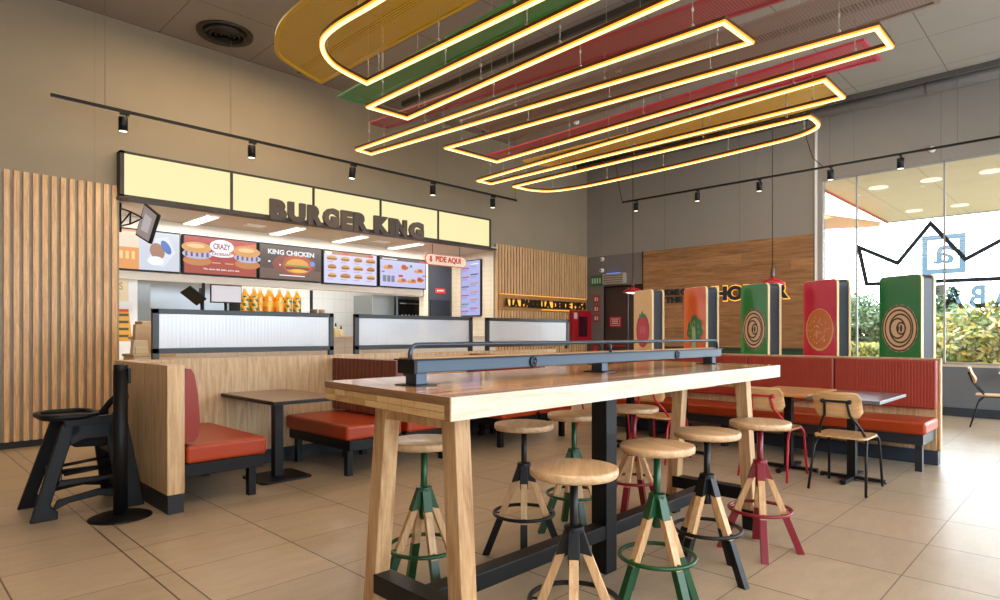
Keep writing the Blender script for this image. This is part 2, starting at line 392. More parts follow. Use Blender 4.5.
# right wall with the window Y -3.2..3.69, z .82..4.10 and the exit door opening
WY1, WZ0, WZ1 = 3.69, 0.82, 4.10
b = MB()
b.box((W, WY1, 0), (W + t_, 7.40, CH), right_wall_m); b.box((W, 7.40, 2.43), (W + t_, 8.46, CH), right_wall_m); b.box((W, 8.46, 0), (W + t_, D, CH), right_wall_m)
b.box((W, Y0_, WZ1), (W + t_, WY1, CH), right_wall_m); b.box((W, .95, 0), (W + t_, WY1, WZ0), right_wall_m); b.box((W, Y0_, 0), (W + t_, -3.4, WZ1), right_wall_m)
struct(b, 'wall_right')
b = MB(); b.box((W - 0.012, WY1 + .12, 0), (W, 7.40, 3.14), wall_dark); b.box((W - 0.012, 8.46, 0), (W, D, 3.14), wall_dark); b.box((W - 0.012, 7.40, 2.43), (W, 8.46, 3.14), wall_dark); b.box((W - 0.012, .95, 0), (W, WY1 + .12, WZ0 - .03), mat('wall_slate', '6c7178', 0.8)); struct(b, 'trim_1')
b = MB(); b.box((X0, Y0_ - .2, 0), (W + .2, Y0_, 0.8), wall_paint); b.box((X0, Y0_ - .2, 3.6), (W + .2, Y0_, CH), wall_paint)
for x in (X0, 0.6, 4.4, 8.2, W - .3): b.box((x, Y0_ - .2, 0.8), (x + .5, Y0_, 3.6), wall_paint)
struct(b, 'wall_front')
b = MB(); b.box((X0 - .2, Y0_ - .2, 0), (X0, D + .2, CH), wall_paint); struct(b, 'wall_left')
b = MB(); b.box((X0, D - .015, 0), (2.25, D + .0, 0.08), skirting); struct(b, 'baseboard_back')
b = MB(); b.box((W - .03, .95, 0), (W - .012, 7.38, 0.14), mat('slate_skirting', '2b3442', .5)); struct(b, 'baseboard_right')
# kitchen recess shell
KY = 12.6
b = MB(); b.box((2.05, D + t_, 0), (2.25, KY, 3.02), kitchen_m); struct(b, 'wall_kitchen_left')
b = MB(); b.box((8.95, D + t_, 0), (9.15, KY, 3.02), tile_m); b.box((8.949, D, 0), (8.96, D + t_, 3.02), tile_m); struct(b, 'wall_kitchen_right')
b = MB(); b.box((2.05, KY, 0), (9.15, KY + .2, 3.02), kitchen_m); struct(b, 'wall_kitchen_back')
soff = mat('soffit_paint', 'cdbfae', 0.8)
b = MB(); b.box((2.25, D - .12, 3.0), (8.95, KY, 3.06), soff); struct(b, 'ceiling_kitchen')
# fascia the menus hang on, and the tiled pier with the door at its right
b = MB(); b.box((2.25, 10.08, 2.10), (8.1, 10.20, 3.0), mat('fascia_white', 'e6ddd0', 0.6)); b.box((8.05, 10.05, 0), (8.16, 10.2, 3.0), tile_m)
b.box((8.16, 10.05, 2.82), (8.95, 10.2, 3.0), tile_m); b.box((8.84, 10.05, 0), (8.95, 10.2, 2.82), tile_m); struct(b, 'wall_menu')
# door in that pier
b = MB(); b.box((8.16, 10.08, 0), (8.84, 10.14, 2.82), mat('kitchen_door_grey', '3b3d44', 0.45)); d1 = struct(b, 'door_1', bevel=.004)
b = MB(); b.box((8.24, 10.06, 1.0), (8.76, 10.079, 2.02), mat('kitchen_door_dark', '22242a', 0.3)); b.build('door_panel', d1)
b = MB(); p = Pic(b, (8.38, 10.075, 2.17), (1, 0, 0), (0, 0, 1), .27, .10); p.rect(0, 0, 1, 1, mat('sign_red', 'd8352c', .5)); p.text('push', .18, .3, .64, .5, mat('sign_white', 'f2efe8', .5)); b.build('door_sign', d1)
# exit door (two dark leaves) in the right wall
b = MB(); brown = mat('door_brown', '3a2b28', 0.5)
b.box((W + .06, 7.42, 0), (W + .12, 7.80, 2.42), brown); b.box((W + .06, 7.82, 0), (W + .12, 8.45, 2.42), brown); d2 = struct(b, 'door_2', bevel=.004)
b = MB(); b.box((W + .02, 7.40, 2.38), (W + .13, 8.46, 2.43), black_metal); b.box((W + .02, 7.39, 0), (W + .13, 7.42, 2.4), black_metal); b.box((W + .02, 8.44, 0), (W + .13, 8.47, 2.4), black_metal); b.build('door_frame', d2)
b = MB(); b.box((W + .04, 7.87, 1.02), (W + .02, 8.38, 1.06), mat('push_bar_red', 'a02a22', .4)); b.build('push_bar', d2)
# slat claddings
def slats(x0, x1, z1, name, y=D, gap=None, face=slat_a, z0=0.08):
    b = MB(); b.box((x0, y - .012, z0), (x1, y, z1), slat_b)
    n = int(round((x1 - x0) / .0885)); pw = (x1 - x0) / n
    for i in range(n):
        a = x0 + i * pw + .012
        if gap and a + .05 > gap[0] and a < gap[1]:
            b.box((a, y - .045, z0), (a + .052, y - .012, gap[2]), face); b.box((a, y - .045, gap[3]), (a + .052, y - .012, z1), face)
        else: b.box((a, y - .045, z0), (a + .052, y - .012, z1), face)
    return struct(b, name)
slats(-3.0, 2.24, 3.165, 'trim_2')
slats(8.97, 12.1, 3.15, 'trim_3', gap=(9.05, 12.05, 1.80, 2.13))
b = MB(); b.box((W - .035, 3.82, 0.82), (W - .012, 7.36, 3.135), panel_wood); struct(b, 'trim_4')
b = MB(); b.box((W - .04, 7.36, 0.0), (W - .012, 7.38, 3.14), black_metal); b.box((W - .05, 3.82, 0.98), (W - .035, 7.36, 1.04), mat('green_black_strip', '16301f', .5)); b.box((W - .05, 3.82, .8), (W - .035, 7.36, .98), mat('green_strip', '27452c', .6)); struct(b, 'trim_5')
b = MB(); b.box((W - .03, 3.76, 0.8), (W - .005, 3.80, CH), mat('white_strip', 'e9e6e0', .5)); struct(b, 'trim_6')
# window
frm = mat('window_frame_grey', '9a958e', 0.5)
def pane(n, y0, y1, WZ0=WZ0):
    b = MB(); b.box((W + .02, y0, WZ0), (W + .06, y0 + .012, WZ1), frm); b.box((W + .02, y1 - .012, WZ0), (W + .08, y1, WZ1), frm)
    b.box((W + .02, y0, WZ0), (W + .08, y1, WZ0 + .03), frm); b.box((W + .02, y0, WZ1 - .03), (W + .08, y1, WZ1), frm)
    o = struct(b, 'window_%d' % n)
    g = MB(); g.box((W + .045, y0 + .02, WZ0 + .03), (W + .055, y1 - .02, WZ1 - .03), GL); g.build('window_pane', o)
GL = glass_mat('window_glass', (.97, .965, .95), .05)
for i, (a, c, z_) in enumerate(((3.13, 3.69, WZ0), (1.865, 3.13, WZ0), (.95, 1.865, WZ0), (-1.2, .95, .02), (-3.4, -1.2, .02))): pane(i + 1, a, c, z_)
b = MB(); b.box((W - .05, .95, WZ0 - .035), (W + .1, WY1, WZ0), mat('sill_cream', 'c9b79b', .5)); struct(b, 'window_sill')

# ================================================================== OUTSIDE
grass = mat('lawn', '6a6d4c', 0.9, noise=.3, nscale=4); paving = mat('car_park_paving', '8f8c85', .9, noise=.1, nscale=2)
b = MB(); b.box((W + .2, -40, -.12), (20, 60, -.02), paving); struct(b, 'ground')
b = MB(); b.box((20, -60, -.12), (120, 90, -.02), grass); struct(b, 'ground_lawn')
canopy = thing('entrance_canopy', 'pale flat canopy soffit with recessed lights outside the window', 'canopy', (15.6, 0, 4.15))
b = MB(); b.box((W + .2, -1.5, 4.15), (18.1, 3.95, 4.45), grid_mat('canopy_soffit', 'cdb996', 'b09f86', (1,), (1.1,), (0.1,), .02)); b.build('soffit_panel', canopy)
b = MB(); b.box((W + .2, 3.95, 4.12), (18.15, 4.0, 4.5), mat('fascia_red', 'a8402c', .5)); b.build('fascia', canopy)
b = MB(); b.box((18.1, -1.5, 4.12), (18.15, 4.0, 4.5), mat('fascia_grey', '9a9da0', .5)); b.build('fascia', canopy)
b = MB(); b.box((17.0, 3.7, 0), (17.25, 3.95, 4.15), mat('fascia_grey', '9a9da0', .5)); 
k = 0
for x in (13.7, 16.83):
    for y in (3.15, 2.3, 1.43, .5, -.4):
        l = MB(); l.lathe([(.16, 0), (.17, -.02), (.13, -.025), (.001, -.02)], emit('canopy_lamp', 'fff3dc', 1.3), 20, (x, y, 4.15)); l.build('downlight', canopy)
b = MB(); b.hexa([(13.0, 4.002, 3.36), (17.6, 4.002, 3.98), (17.6, 4.3, 3.98), (13.0, 4.3, 3.36)], [(13.0, 4.002, 3.66), (17.6, 4.002, 4.10), (17.6, 4.3, 4.10), (13.0, 4.3, 3.66)], mat('beam_timber', 'c08a4e', .6)); tag(b.build('timber_beam', bevel=.01), 'orange timber beam outside the top left of the window', 'beam')
def foliage(mb, c, r, n, mats, s=.12, seed=1):
    rnd = random.Random(seed)
    for i in range(n):
        while True:
            d = Vector([rnd.gauss(0, 1) for _ in range(3)])
            if d.length > .01: break
        d.normalize(); q = rnd.uniform(.55, 1.0) * (1 + .18 * math.sin(d.x * 5 + seed) * math.cos(d.z * 6 + d.y * 4))
        p = Vector((c[0] + d.x * r[0] * q, c[1] + d.y * r[1] * q, c[2] + d.z * r[2] * q))
        a = Vector([rnd.gauss(0, 1) for _ in range(3)]).normalized() * s * rnd.uniform(.6, 1.3); e = a.orthogonal().normalized() * s * .5
        mb.add([p - a * .5, p + e * .6, p + a * .6, p - e * .6], [(0, 1, 2, 3)], mats[rnd.randrange(len(mats))])
MB_leaf = lambda: MB()
lf = [mat('leaf_a', '6d7a22', .6), mat('leaf_b', '9a8420', .6), mat('leaf_c', '4a5f26', .6), mat('leaf_d', 'a3986a', .6)]
ld = [mat('leaf_e', '35502a', .6), mat('leaf_f', '4b6632', .6), mat('leaf_g', '2c4425', .6)]
ly = [mat('leaf_h', '77731a', .6), mat('leaf_i', '56621a', .6), mat('leaf_j', '8c8026', .6)]
bark = mat('bark', '5a4636', .9)
def plant(name, label, cat, c, r, n, mats, s, seed, trunk=True):
    root = thing(name, label, cat, (c[0], c[1], 0))
    m_ = MB(); m_.fixn = False; foliage(m_, c, r, n, mats, s, seed); m_.build('foliage', root)
    t2 = MB()
    t2.tube([(c[0], c[1], -.02), (c[0] + .05, c[1], c[2] * .6), (c[0] - .1, c[1] + .1, c[2])], [.12, .08, .04], bark, 7)
    for q in range(4):
        a = q * 1.6; t2.tube([(c[0], c[1], c[2] * .4), (c[0] + math.cos(a) * r[0] * .6, c[1] + math.sin(a) * r[1] * .6, c[2] + .2)], [.06, .02], bark, 6)
    t2.build('trunk', root)
plant('bush', 'large sprawling bush with pale and yellow leaves outside the right window', 'bush', (21.0, 2.0, .8), (1.6, 1.9, 1.25), 9000, lf, .2, 3)
plant('bush', 'dense green bush at the right edge of the photo outside', 'bush', (25.5, -1.6, 1.1), (1.8, 2.0, 1.5), 5000, ld, .24, 9)
plant('tree', 'dark small tree standing behind the sprawling bush', 'tree', (26, 4.4, 1.4), (1.2, 1.3, 1.5), 4500, ld, .2, 5)
plant('tree', 'grey-green tree seen between the last two boxed pictures', 'tree', (28, 7.5, 1.5), (1.6, 1.7, 1.4), 5000, ld, .22, 6)
root = thing('hedge', 'trimmed yellow-green hedge beyond the paving left of the bushes', 'hedge', (24, 6.2, 0))
m_ = MB(); m_.fixn = False; rnd = random.Random(4)
for i in range(4200):
    p = Vector((24 + rnd.uniform(-.5, .5), rnd.uniform(4.2, 9.5), rnd.uniform(.0, 1.0))); a = Vector([rnd.gauss(0, 1) for _ in range(3)]).normalized() * .14; e = a.orthogonal().normalized() * .08
    m_.add([p - a * .5, p + e, p + a * .5, p - e], [(0, 1, 2, 3)], ly[rnd.randrange(3)])
m_.build('foliage', root)
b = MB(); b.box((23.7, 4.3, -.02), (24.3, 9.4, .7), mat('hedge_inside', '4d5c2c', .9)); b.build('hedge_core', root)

# ================================================================== ORDER COUNTER FRONT
# illuminated header
sg = thing('header_sign', 'long lit cream header sign above the order counter spelling BURGER KING', 'sign', (5.5, D - .12, 3.02))
SX0, SX1, SZ0, SZ1, SY = 2.225, 8.735, 3.02, 3.595, 8.775
dkf = mat('sign_frame', '33291f', .5)
b = MB(); b.box((SX0, SY, SZ0), (SX1, D, SZ0 + .03), dkf); b.box((SX0, SY, SZ1 - .03), (SX1, D, SZ1), dkf); b.box((SX0, SY, SZ0), (SX0 + .045, D, SZ1), dkf); b.box((SX1 - .045, SY, SZ0), (SX1, D, SZ1), dkf)
divs = [3.601, 4.859, 6.101, 7.366]
for x in divs: b.box((x - .018, SY - .004, SZ0), (x + .018, SY + .05, SZ1), dkf)
b.box((SX0 - .02, SY - .04, SZ0 - .03), (SX1 + .12, D, SZ0), dkf); b.build('sign_frame', sg)
xs = [SX0 + .045] + divs + [SX1 - .045]
for i in range(5):
    b = MB(); b.box((xs[i] + (.018 if i else 0), SY + .012, SZ0 + .03), (xs[i + 1] - (.018 if i < 4 else 0), SY + .05, SZ1 - .03), emit('sign_panel_light', 'fbefb2', 1.0)); b.build('lit_panel', sg)
lt = mat('letter_brown', '4a3a2e', .45)
# each letter its own part; advance widths measured over the word
for ch, (xa, xb) in zip('BURGERKING', [(4.13, 4.386), (4.408, 4.689), (4.725, 4.979), (4.986, 5.267), (5.304, 5.516), (5.531, 5.809), (5.927, 6.237), (6.229, 6.336), (6.345, 6.6), (6.652, 6.972)]):
    b = MB(); b.text(ch, (xa, SY - .03, 2.982), (1, 0, 0), (0, 0, 1), xb - xa, .30, .05, lt, .075); b.build('letter', sg, bevel=.006)

# counter
tile_front = tile_m
ct = thing('order_counter', 'long tiled order counter behind the ribbed glass screens', 'counter', (5.3, 8.3, 0))
b = MB(); b.box((2.3, 8.12, .08), (8.2, 8.62, 1.24), tile_front); b.build('counter_body', ct, bevel=.004)
b = MB(); b.box((2.28, 8.08, 1.24), (8.22, 8.66, 1.275), mat('counter_top', 'd9c6a4', .35)); b.build('counter_top', ct, bevel=.004)
b = MB(); b.box((2.32, 8.15, 0), (8.18, 8.6, .08), skirting); b.build('plinth', ct)
b = MB(); b.box((3.62, 8.38, 1.275), (4.6, 8.60, 1.60), steel); tag(b.build('bottle_stand', bevel=.01), 'steel riser on the order counter under the juice bottles', 'stand')
# bottles
juice = mat('orange_juice', 'f5a51c', .25, coat=.4); capw = mat('bottle_cap_cream', 'e9d9a8', .4); leafg = mat('label_green', '1f7a35', .4); juice2 = mat('label_orange', 'f7c04a', .4)
def bottle(green):
    r = thing('juice_bottle', '', 'bottle', group='juice bottles on the order counter')
    b = MB(); b.lathe([(.001, 0), (.052, 0), (.058, .02), (.058, .10), (.052, .14), (.058, .18), (.056, .23), (.024, .29), (.02, .31), (.001, .31)], juice, 20); b.build('bottle_body', r)
    b = MB(); b.lathe([(.024, .305), (.024, .335), (.014, .34), (.012, .365), (.001, .366)], capw, 16); b.build('cap', r)
    b = MB(); n = 24; rows = 10; k1, k2 = b.m(juice), b.m(leafg if green else juice2)
    for q in range(rows + 1):
        for k in range(n):
            t = 2 * PI * k / n; z = .03 + q * .02; b.v.append(Vector((.0595 * math.cos(t), .0595 * math.sin(t), z)))
    for q in range(rows):
        for k in range(n):
            l = (k + 1) % n; b.f.append([q * n + k, q * n + l, (q + 1) * n + l, (q + 1) * n + k]); b.sm.append(True)
            leaf = (q % 3 != 2 and (k + q) % 6 < 3) if green else 2 < q < 7
            b.mi.append(k2 if leaf else k1)
    b.fixn = False; b.build('bottle_label', r)
    return r
bA = bottle(True); bB = bottle(False)
spots = [(3.67, 8.5, 1, 'leftmost juice bottle with green leaf print beside the small monitor'), (3.80, 8.5, 1, 'second juice bottle from the left with green leaf print'),
         (3.915, 8.56, 0, 'plain orange juice bottle just right of the two leafy left ones, set back'), (3.99, 8.46, 0, 'plain orange juice bottle in front, left of the middle of the row'),
         (4.07, 8.56, 0, 'plain orange juice bottle set back at the middle of the row'), (4.15, 8.46, 0, 'plain orange juice bottle in front, right of the middle of the row'),
         (4.30, 8.5, 1, 'second juice bottle from the right end with green leaf print'), (4.44, 8.5, 1, 'rightmost juice bottle with green leaf print')]
ua = ub = False
for x, y, g_, lb in spots:
    src = bA if g_ else bB
    if (g_ and not ua) or (not g_ and not ub):
        src.location = (x, y, 1.60); src['label'] = lb
        if g_: ua = True
        else: ub = True
    else: dup(src, (x, y, 1.60), 0, lb)
# pos monitor, tilted pos
mon = thing('monitor', 'small pale monitor on the counter left of the juice bottles', 'monitor', (3.4, 8.45, 1.275))
b = MB(); b.box((3.19, 8.44, 1.72), (3.6, 8.47, 1.965), black_plastic); b.build('casing', mon, bevel=.004)
b = MB(); b.box((3.20, 8.435, 1.735), (3.59, 8.442, 1.95), mat('monitor_lilac', 'cfd0de', .4)); b.build('screen', mon)
b = MB(); b.tube([(3.4, 8.48, 1.275), (3.4, 8.48, 1.8)], .02, black_plastic); b.box((3.3, 8.4, 1.275), (3.5, 8.56, 1.29), black_plastic); b.build('stand', mon)
pos = thing('till_screen', 'black till touchscreen tilted back left of the pale monitor', 'till', (2.95, 8.4, 1.275))
M_ = Matrix.Translation((2.95, 8.4, 1.78)) @ Matrix.Rotation(math.radians(-30), 4, 'Y') @ Matrix.Rotation(math.radians(-40), 4, 'X')
b = MB(); b.box((-.015, -.10, -.13), (.01, .10, .13), black_plastic, Matrix.Translation((2.96, 8.4, 1.80)) @ Matrix.Rotation(math.radians(-52), 4, 'Y') @ Matrix.Rotation(.5, 4, 'Z')); b.build('casing', pos, bevel=.005)
b = MB(); b.box((3.04, 8.36, 1.78), (3.09, 8.44, 1.90), black_plastic); b.tube([(3.06, 8.4, 1.275), (3.06, 8.4, 1.85)], .018, black_metal); b.box((2.98, 8.32, 1.275), (3.14, 8.48, 1.29), black_plastic); b.build('stand', pos)
b = MB(); b.box((3.12, 8.52, 1.76), (3.15, 8.57, 1.98), black_plastic); b.tube([(3.135, 8.545, 1.275), (3.135, 8.545, 1.78)], .012, black_metal); tag(b.build('card_reader', bevel=.005), 'thin upright black card reader beside the till touchscreen', 'card reader')
# cardboard carriers and cups at left end
kraft = mat('kraft_card', 'cdb18c', .8, noise=.06, nscale=20); kr2 = mat('pale_card', 'e2d2b4', .8)
cb_ = thing('cardboard_carrier', 'brown cardboard box at the left end of the order counter', 'box', (2.3, 8.35, 1.275))
b = MB(); b.hexa([(2.32, 8.2, 1.275), (2.58, 8.2, 1.275), (2.58, 8.45, 1.275), (2.32, 8.45, 1.275)], [(2.30, 8.18, 1.46), (2.54, 8.18, 1.46), (2.54, 8.47, 1.46), (2.30, 8.47, 1.46)], kraft); b.build('box_body', cb_, bevel=.01)
# front carton stack under them
for i, (x, y, z, sx_, sz_, lb) in enumerate(((1.98, 7.3, 0.0, .40, 1.06, 'tall cream dispenser box standing by the end of the slat wall'),)):
    r = thing('napkin_station', lb, 'station', (x + .2, y, 0))
    b = MB(); b.box((x, y, z), (x + sx_, y + .4, sz_), kr2); b.build('cabinet_body', r, bevel=.01)
    b = MB(); b.box((x - .01, y - .01, sz_), (x + sx_ + .01, y + .41, sz_ + .03), kraft); b.build('cabinet_top', r, bevel=.006)
for i, (x, z, ww, hh, lb) in enumerate(((1.98, 1.09, .16, .15, 'left pale folded card tray on the napkin station'), (2.20, 1.09, .18, .20, 'right pale folded card tray on the napkin station'), (2.05, 1.09, .3, .32, 'tall brown paper carrier behind the pale trays on the napkin station'))):
    yy = 7.36 if i < 2 else 7.56
    b = MB(); m0 = kr2 if i < 2 else kraft
    b.hexa([(x, yy, z), (x + ww, yy, z), (x + ww, yy + .1, z), (x, yy + .1, z)], [(x + .015, yy, z + hh), (x + ww - .015, yy, z + hh), (x + ww - .015, yy + .1, z + hh), (x + .015, yy + .1, z + hh)], m0)
    if i < 2: b.box((x + .02, yy - .02, z), (x + ww - .02, yy, z + hh * .5), m0)
    tag(b.build('card_tray' if i < 2 else 'paper_carrier', bevel=.006), lb, 'tray' if i < 2 else 'carrier')
# jars beside the bottles and dispensers between the screens
for x, z, h_, m0, lb in ((4.72, 1.275, .40, mat('cup_brown', '6b4a30', .5), 'left brown cup stack right of the juice bottles'), (4.84, 1.275, .40, mat('cup_tan', 'a98b6a', .5), 'right tan cup stack right of the juice bottles')):
    b = MB(); b.lathe([(.001, 0), (.035, 0), (.045, h_ - .02), (.048, h_), (.04, h_), (.001, h_ - .03)], m0, 18, (x, 8.5, z)); tag(b.build('cup_stack'), lb, 'cups')
for x, h_, lb in ((4.93, .12, 'left cream sauce bottle with dark top seen between the first two glass screens'), (5.02, .08, 'right cream sauce bottle with dark top seen between the first two glass screens')):
    r = thing('sauce_bottle', lb, 'bottle', (x, 8.25, 1.275))
    b = MB(); b.lathe([(.001, 0), (.032, 0), (.034, h_), (.012, h_ + .025), (.001, h_ + .025)], capw, 16, (x, 8.25, 1.275)); b.build('bottle_body', r)
    b = MB(); b.lathe([(.014, h_ + .02), (.012, h_ + .05), (.004, h_ + .08), (.001, h_ + .08)], black_plastic, 12, (x, 8.25, 1.275)); b.build('cap', r)

# soffit tubes
for i, (x, lb) in enumerate(((3.46, 'leftmost ceiling light strip over the order counter'), (4.81, 'second ceiling light strip from the left over the order counter'), (5.98, 'third ceiling light strip from the left over the order counter'), (7.19, 'rightmost ceiling light strip over the order counter'))):
    r = thing('ceiling_light_strip', lb, 'light', (x, 9.8, 3.0), group='light strips in the counter ceiling')
    b = MB(); b.box((x - .10, 9.05, 2.975), (x + .10, 10.03, 3.0), mat('fitting_white', 'eeeae2', .5)); b.build('housing', r, bevel=.004)
    for dx in (-.05, .05):
        b = MB(); b.box((x + dx - .03, 9.08, 2.962), (x + dx + .03, 10.0, 2.976), emit('strip_light', 'fff8ea', 2.2)); b.build('diffuser', r)
for x, y, lb in ((4.25, 9.5, 'small white vent in the counter ceiling between the left two light strips'), (6.6, 9.5, 'small white vent in the counter ceiling between the right two light strips')):
    b = MB(); b.box((x - .15, y - .1, 2.99), (x + .15, y + .1, 3.0), mat('fitting_white', 'eeeae2', .5))
    for q in range(4): b.box((x - .13, y - .08 + q * .045, 2.984), (x + .13, y - .065 + q * .045, 2.99), mat('fitting_white', 'eeeae2', .5))
    tag(b.build('ceiling_vent'), lb, 'vent')
# menu screens
E_ = lambda n, c, s_=1.0: emit('px_' + n, c, s_)
def screen_body(name, label, x0, x1, z0, z1, y=9.96):
    r = thing(name, label, 'screen', ((x0 + x1) / 2, y, z0))
    b = MB(); b.box((x0, y + .004, z0), (x1, y + .08, z1), black_plastic); b.build('casing', r, bevel=.004)
    b = MB(); return r, b, Pic(b, (x0 + .02, y + .002, z0 + .022), (1, 0, 0), (0, 0, 1), x1 - x0 - .04, z1 - z0 - .044)
def burger(p, cx, cy, rx, ry, bun='e09a3c', n=''):
    p.ell(cx, cy - ry * .45, rx, ry * .45, E_('bunlow', 'd9913a'), 180, 360, 10)
    p.rect(cx - rx, cy - ry * .5, cx + rx, cy - ry * .15, E_('patty', '6a3018'))
    p.rect(cx - rx * 1.02, cy - ry * .2, cx + rx * 1.02, cy - ry * .02, E_('tomato', 'c73a20'))
    p.rect(cx - rx * 1.1, cy - ry * .04, cx + rx * 1.1, cy + ry * .15, E_('salad', '6fa838'))
    p.ell(cx, cy + ry * .12, rx, ry * .8, E_('bun' + bun, bun), 0, 180, 12)
r, b, p = screen_body('menu_screen', 'leftmost menu screen showing an orange panel beside a pale cold drink picture', 2.2, 3.33, 2.215, 2.82)
p.rect(0, 0, 1, 1, E_('pale', 'cdd3e0')); p.rect(.22, 0, .5, 1, E_('orange2', 'e8974a')); p.rect(.0, 0, .22, 1, E_('orange3', 'd98033')); p.rect(.22, .55, .5, .95, E_('cream', 'efd9c0'))
p.poly([(.6, .2), (.8, .1), (.95, .5), (.85, .9), (.7, .85)], E_('pale2', 'dde2ee')); p.ell(.72, .5, .09, .22, E_('brown', 'a5765a'), rot=20); p.ell(.83, .62, .05, .2, E_('blue', '3f6fc0'), rot=30); p.ell(.70, .25, .1, .12, E_('white', 'f2f4f8'))
for k in range(3): p.rect(.27 + k * .07, .25, .31 + k * .07, .45, E_('yellowpale', 'f5cf86'))
b.build('display', r)
r, b, p = screen_body('menu_screen', 'red menu screen showing two croissant sandwiches', 3.358, 4.505, 2.215, 2.822)
p.rect(0, 0, 1, 1, E_('red', 'b3261a')); p.rect(0, 0, 1, .42, E_('rust', 'a83a1c')); p.poly([(.45, .75), (1, .95), (1, .62), (.6, .55)], E_('rustlight', 'd8683a'))
for cx in (.17, .87):
    p.ell(cx, .34, .19, .13, E_('crois', 'c47a34')); p.ell(cx, .52, .2, .13, E_('salami', 'b9b4d8'))
    for k in range(5): p.rect(cx - .16 + k * .07, .45, cx - .13 + k * .07, .58, E_('salamid', '5b4a5a'))
    p.ell(cx - .01, .70, .2, .15, E_('crois2', 'd99a4c')); p.ell(cx - .02, .74, .12, .06, E_('crois3', 'f0c888'))
p.ell(.5, .78, .17, .19, E_('white', 'f2f4f8')); p.ell(.5, .56, .17, .08, E_('white', 'f2f4f8'))
p.text('CRAZY', .38, .70, .24, .16, E_('redtext', 'a04458'), .03); p.text('CROISSANT', .36, .53, .28, .075, E_('redtext', 'a04458'), .03)
p.text('No viene del cielo, pero casi.', .25, .1, .5, .06, E_('white', 'f2f4f8'), .02)
p.rect(.36, .30, .48, .33, E_('pinkish', 'e0a090')); p.rect(.54, .30, .66, .33, E_('pinkish', 'e0a090'))
b.build('display', r)
r, b, p = screen_body('menu_screen', 'dark brown menu screen with one big burger under the words KING CHICKEN', 4.53, 5.675, 2.215, 2.822)
p.rect(0, 0, 1, 1, E_('dbrown', '4a2f26')); p.rect(0, 0, 1, .3, E_('plankb', '6a4a38')); p.ell(.55, .45, .36, .33, E_('glow', '8c3a1c')); p.ell(.6, .45, .25, .3, E_('glow2', 'b84d1e'))
burger(p, .60, .42, .19, .24, 'e8a23a'); p.ell(.62, .28, .14, .05, E_('cheese', 'f2b82c')); p.ell(.85, .52, .045, .08, E_('bluebadge', '6f8fe0'))
p.text('KING CHICKEN', .12, .72, .76, .15, E_('white', 'f2f4f8'), .035); p.rect(.3, .1, .72, .13, E_('white', 'f2f4f8')); p.ell(.14, .5, .02, .03, E_('white', 'f2f4f8')); p.ell(.31, .42, .015, .025, E_('white', 'f2f4f8'))
b.build('display', r)
r, b, p = screen_body('menu_screen', 'pale lilac menu screen with a grid of twelve burgers', 5.70, 6.85, 2.205, 2.822)
p.rect(0, 0, 1, 1, E_('lilac', 'd3d2f2')); p.rect(0, .9, .9, 1, E_('topstrip', 'b0743c')); p.rect(.02, .9, .14, .98, E_('white', 'f2f4f8')); p.rect(.35, .92, .45, 1, E_('red2', 'd03028')); p.rect(.84, .90, .93, .98, E_('red2', 'd03028'))
for i in range(4):
    for j in range(3):
        cx, cy = .14 + i * .24, .78 - j * .27
        burger(p, cx, cy, .075 if (i + j) % 3 else .09, .085, ['d99440', 'c97a38', 'e0a850'][(i * 2 + j) % 3]); p.rect(cx - .09, cy - .13, cx + .02, cy - .115, E_('greytext', '8a86a8'))
b.build('display', r)
r, b, p = screen_body('menu_screen', 'pale blue menu screen with snack boxes and a dark header at right', 6.895, 8.035, 2.215, 2.822)
p.rect(0, 0, 1, 1, E_('lilac2', 'c4c6ee')); p.rect(0, .9, 1, 1, E_('dk', '3a2a34')); p.rect(.04, .93, .36, .96, E_('white', 'f2f4f8')); p.rect(.86, .9, .98, .96, E_('red2', 'd03028'))
for cx, cy, k in ((.17, .66, 0), (.52, .66, 1), (.84, .6, 0), (.17, .27, 2), (.46, .22, 0), (.68, .22, 0), (.87, .26, 1)):
    if k == 2:
        for q in range(3): p.rect(cx - .12 + q * .09, cy - .12, cx - .05 + q * .09, cy + .1, E_('greybox', '77768c'))
    else:
        p.ell(cx, cy - .02, .11 if not k else .07, .05, E_('fry', 'd98a30')); p.ell(cx + .03, cy + .03, .06, .05, E_('fry2', 'b85a20')); p.ell(cx - .05, cy + .03, .04, .04, E_('fry3', 'eab04a'))
        if k: p.rect(cx - .06, cy - .02, cx + .03, cy + .12, E_('fry4', 'b83c20'))
p.ell(.66, .75, .03, .05, E_('greendot', '2f8a4a')); p.rect(.38, .34, .48, .42, E_('red2', 'd03028')); p.rect(.02, .47, .08, .51, E_('red2', 'd03028')); p.rect(.92, .42, .99, .46, E_('red2', 'd03028'))
b.build('display', r)
# portrait screen on the tiled side wall (runs along Y at X = 8.95)
r = thing('portrait_screen', 'tall portrait menu screen on the cream tiled side wall', 'screen', (8.9, 9.55, 1.69))
b = MB(); b.box((8.9, 9.25, 1.68), (8.945, 9.86, 2.86), black_plastic); b.build('casing', r, bevel=.004)
b = MB(); p = Pic(b, (8.898, 9.845, 1.70), (0, -1, 0), (0, 0, 1), .58, 1.14); p.rect(0, 0, 1, 1, E_('lilac3', 'b3b8ea'))
rows = [(.93, 'white'), (.86, 'red2'), (.74, 'dk'), (.70, 'red2'), (.58, 'fry'), (.52, 'dk'), (.42, 'fry'), (.36, 'red2'), (.28, 'fry'), (.2, 'greenrow'), (.12, 'red2'), (.07, 'red2')]
for i, (y, c_) in enumerate(rows):
    xx = .05 if i % 2 else .52
    p.rect(xx, y, xx + .4, y + .018, E_(c_, {'greenrow': '2f8a4a'}.get(c_, '888888')))
    for q in range(3): p.rect(xx, y - .02 - q * .016, xx + .3, y - .015 - q * .016, E_('greytext', '8a86a8'))
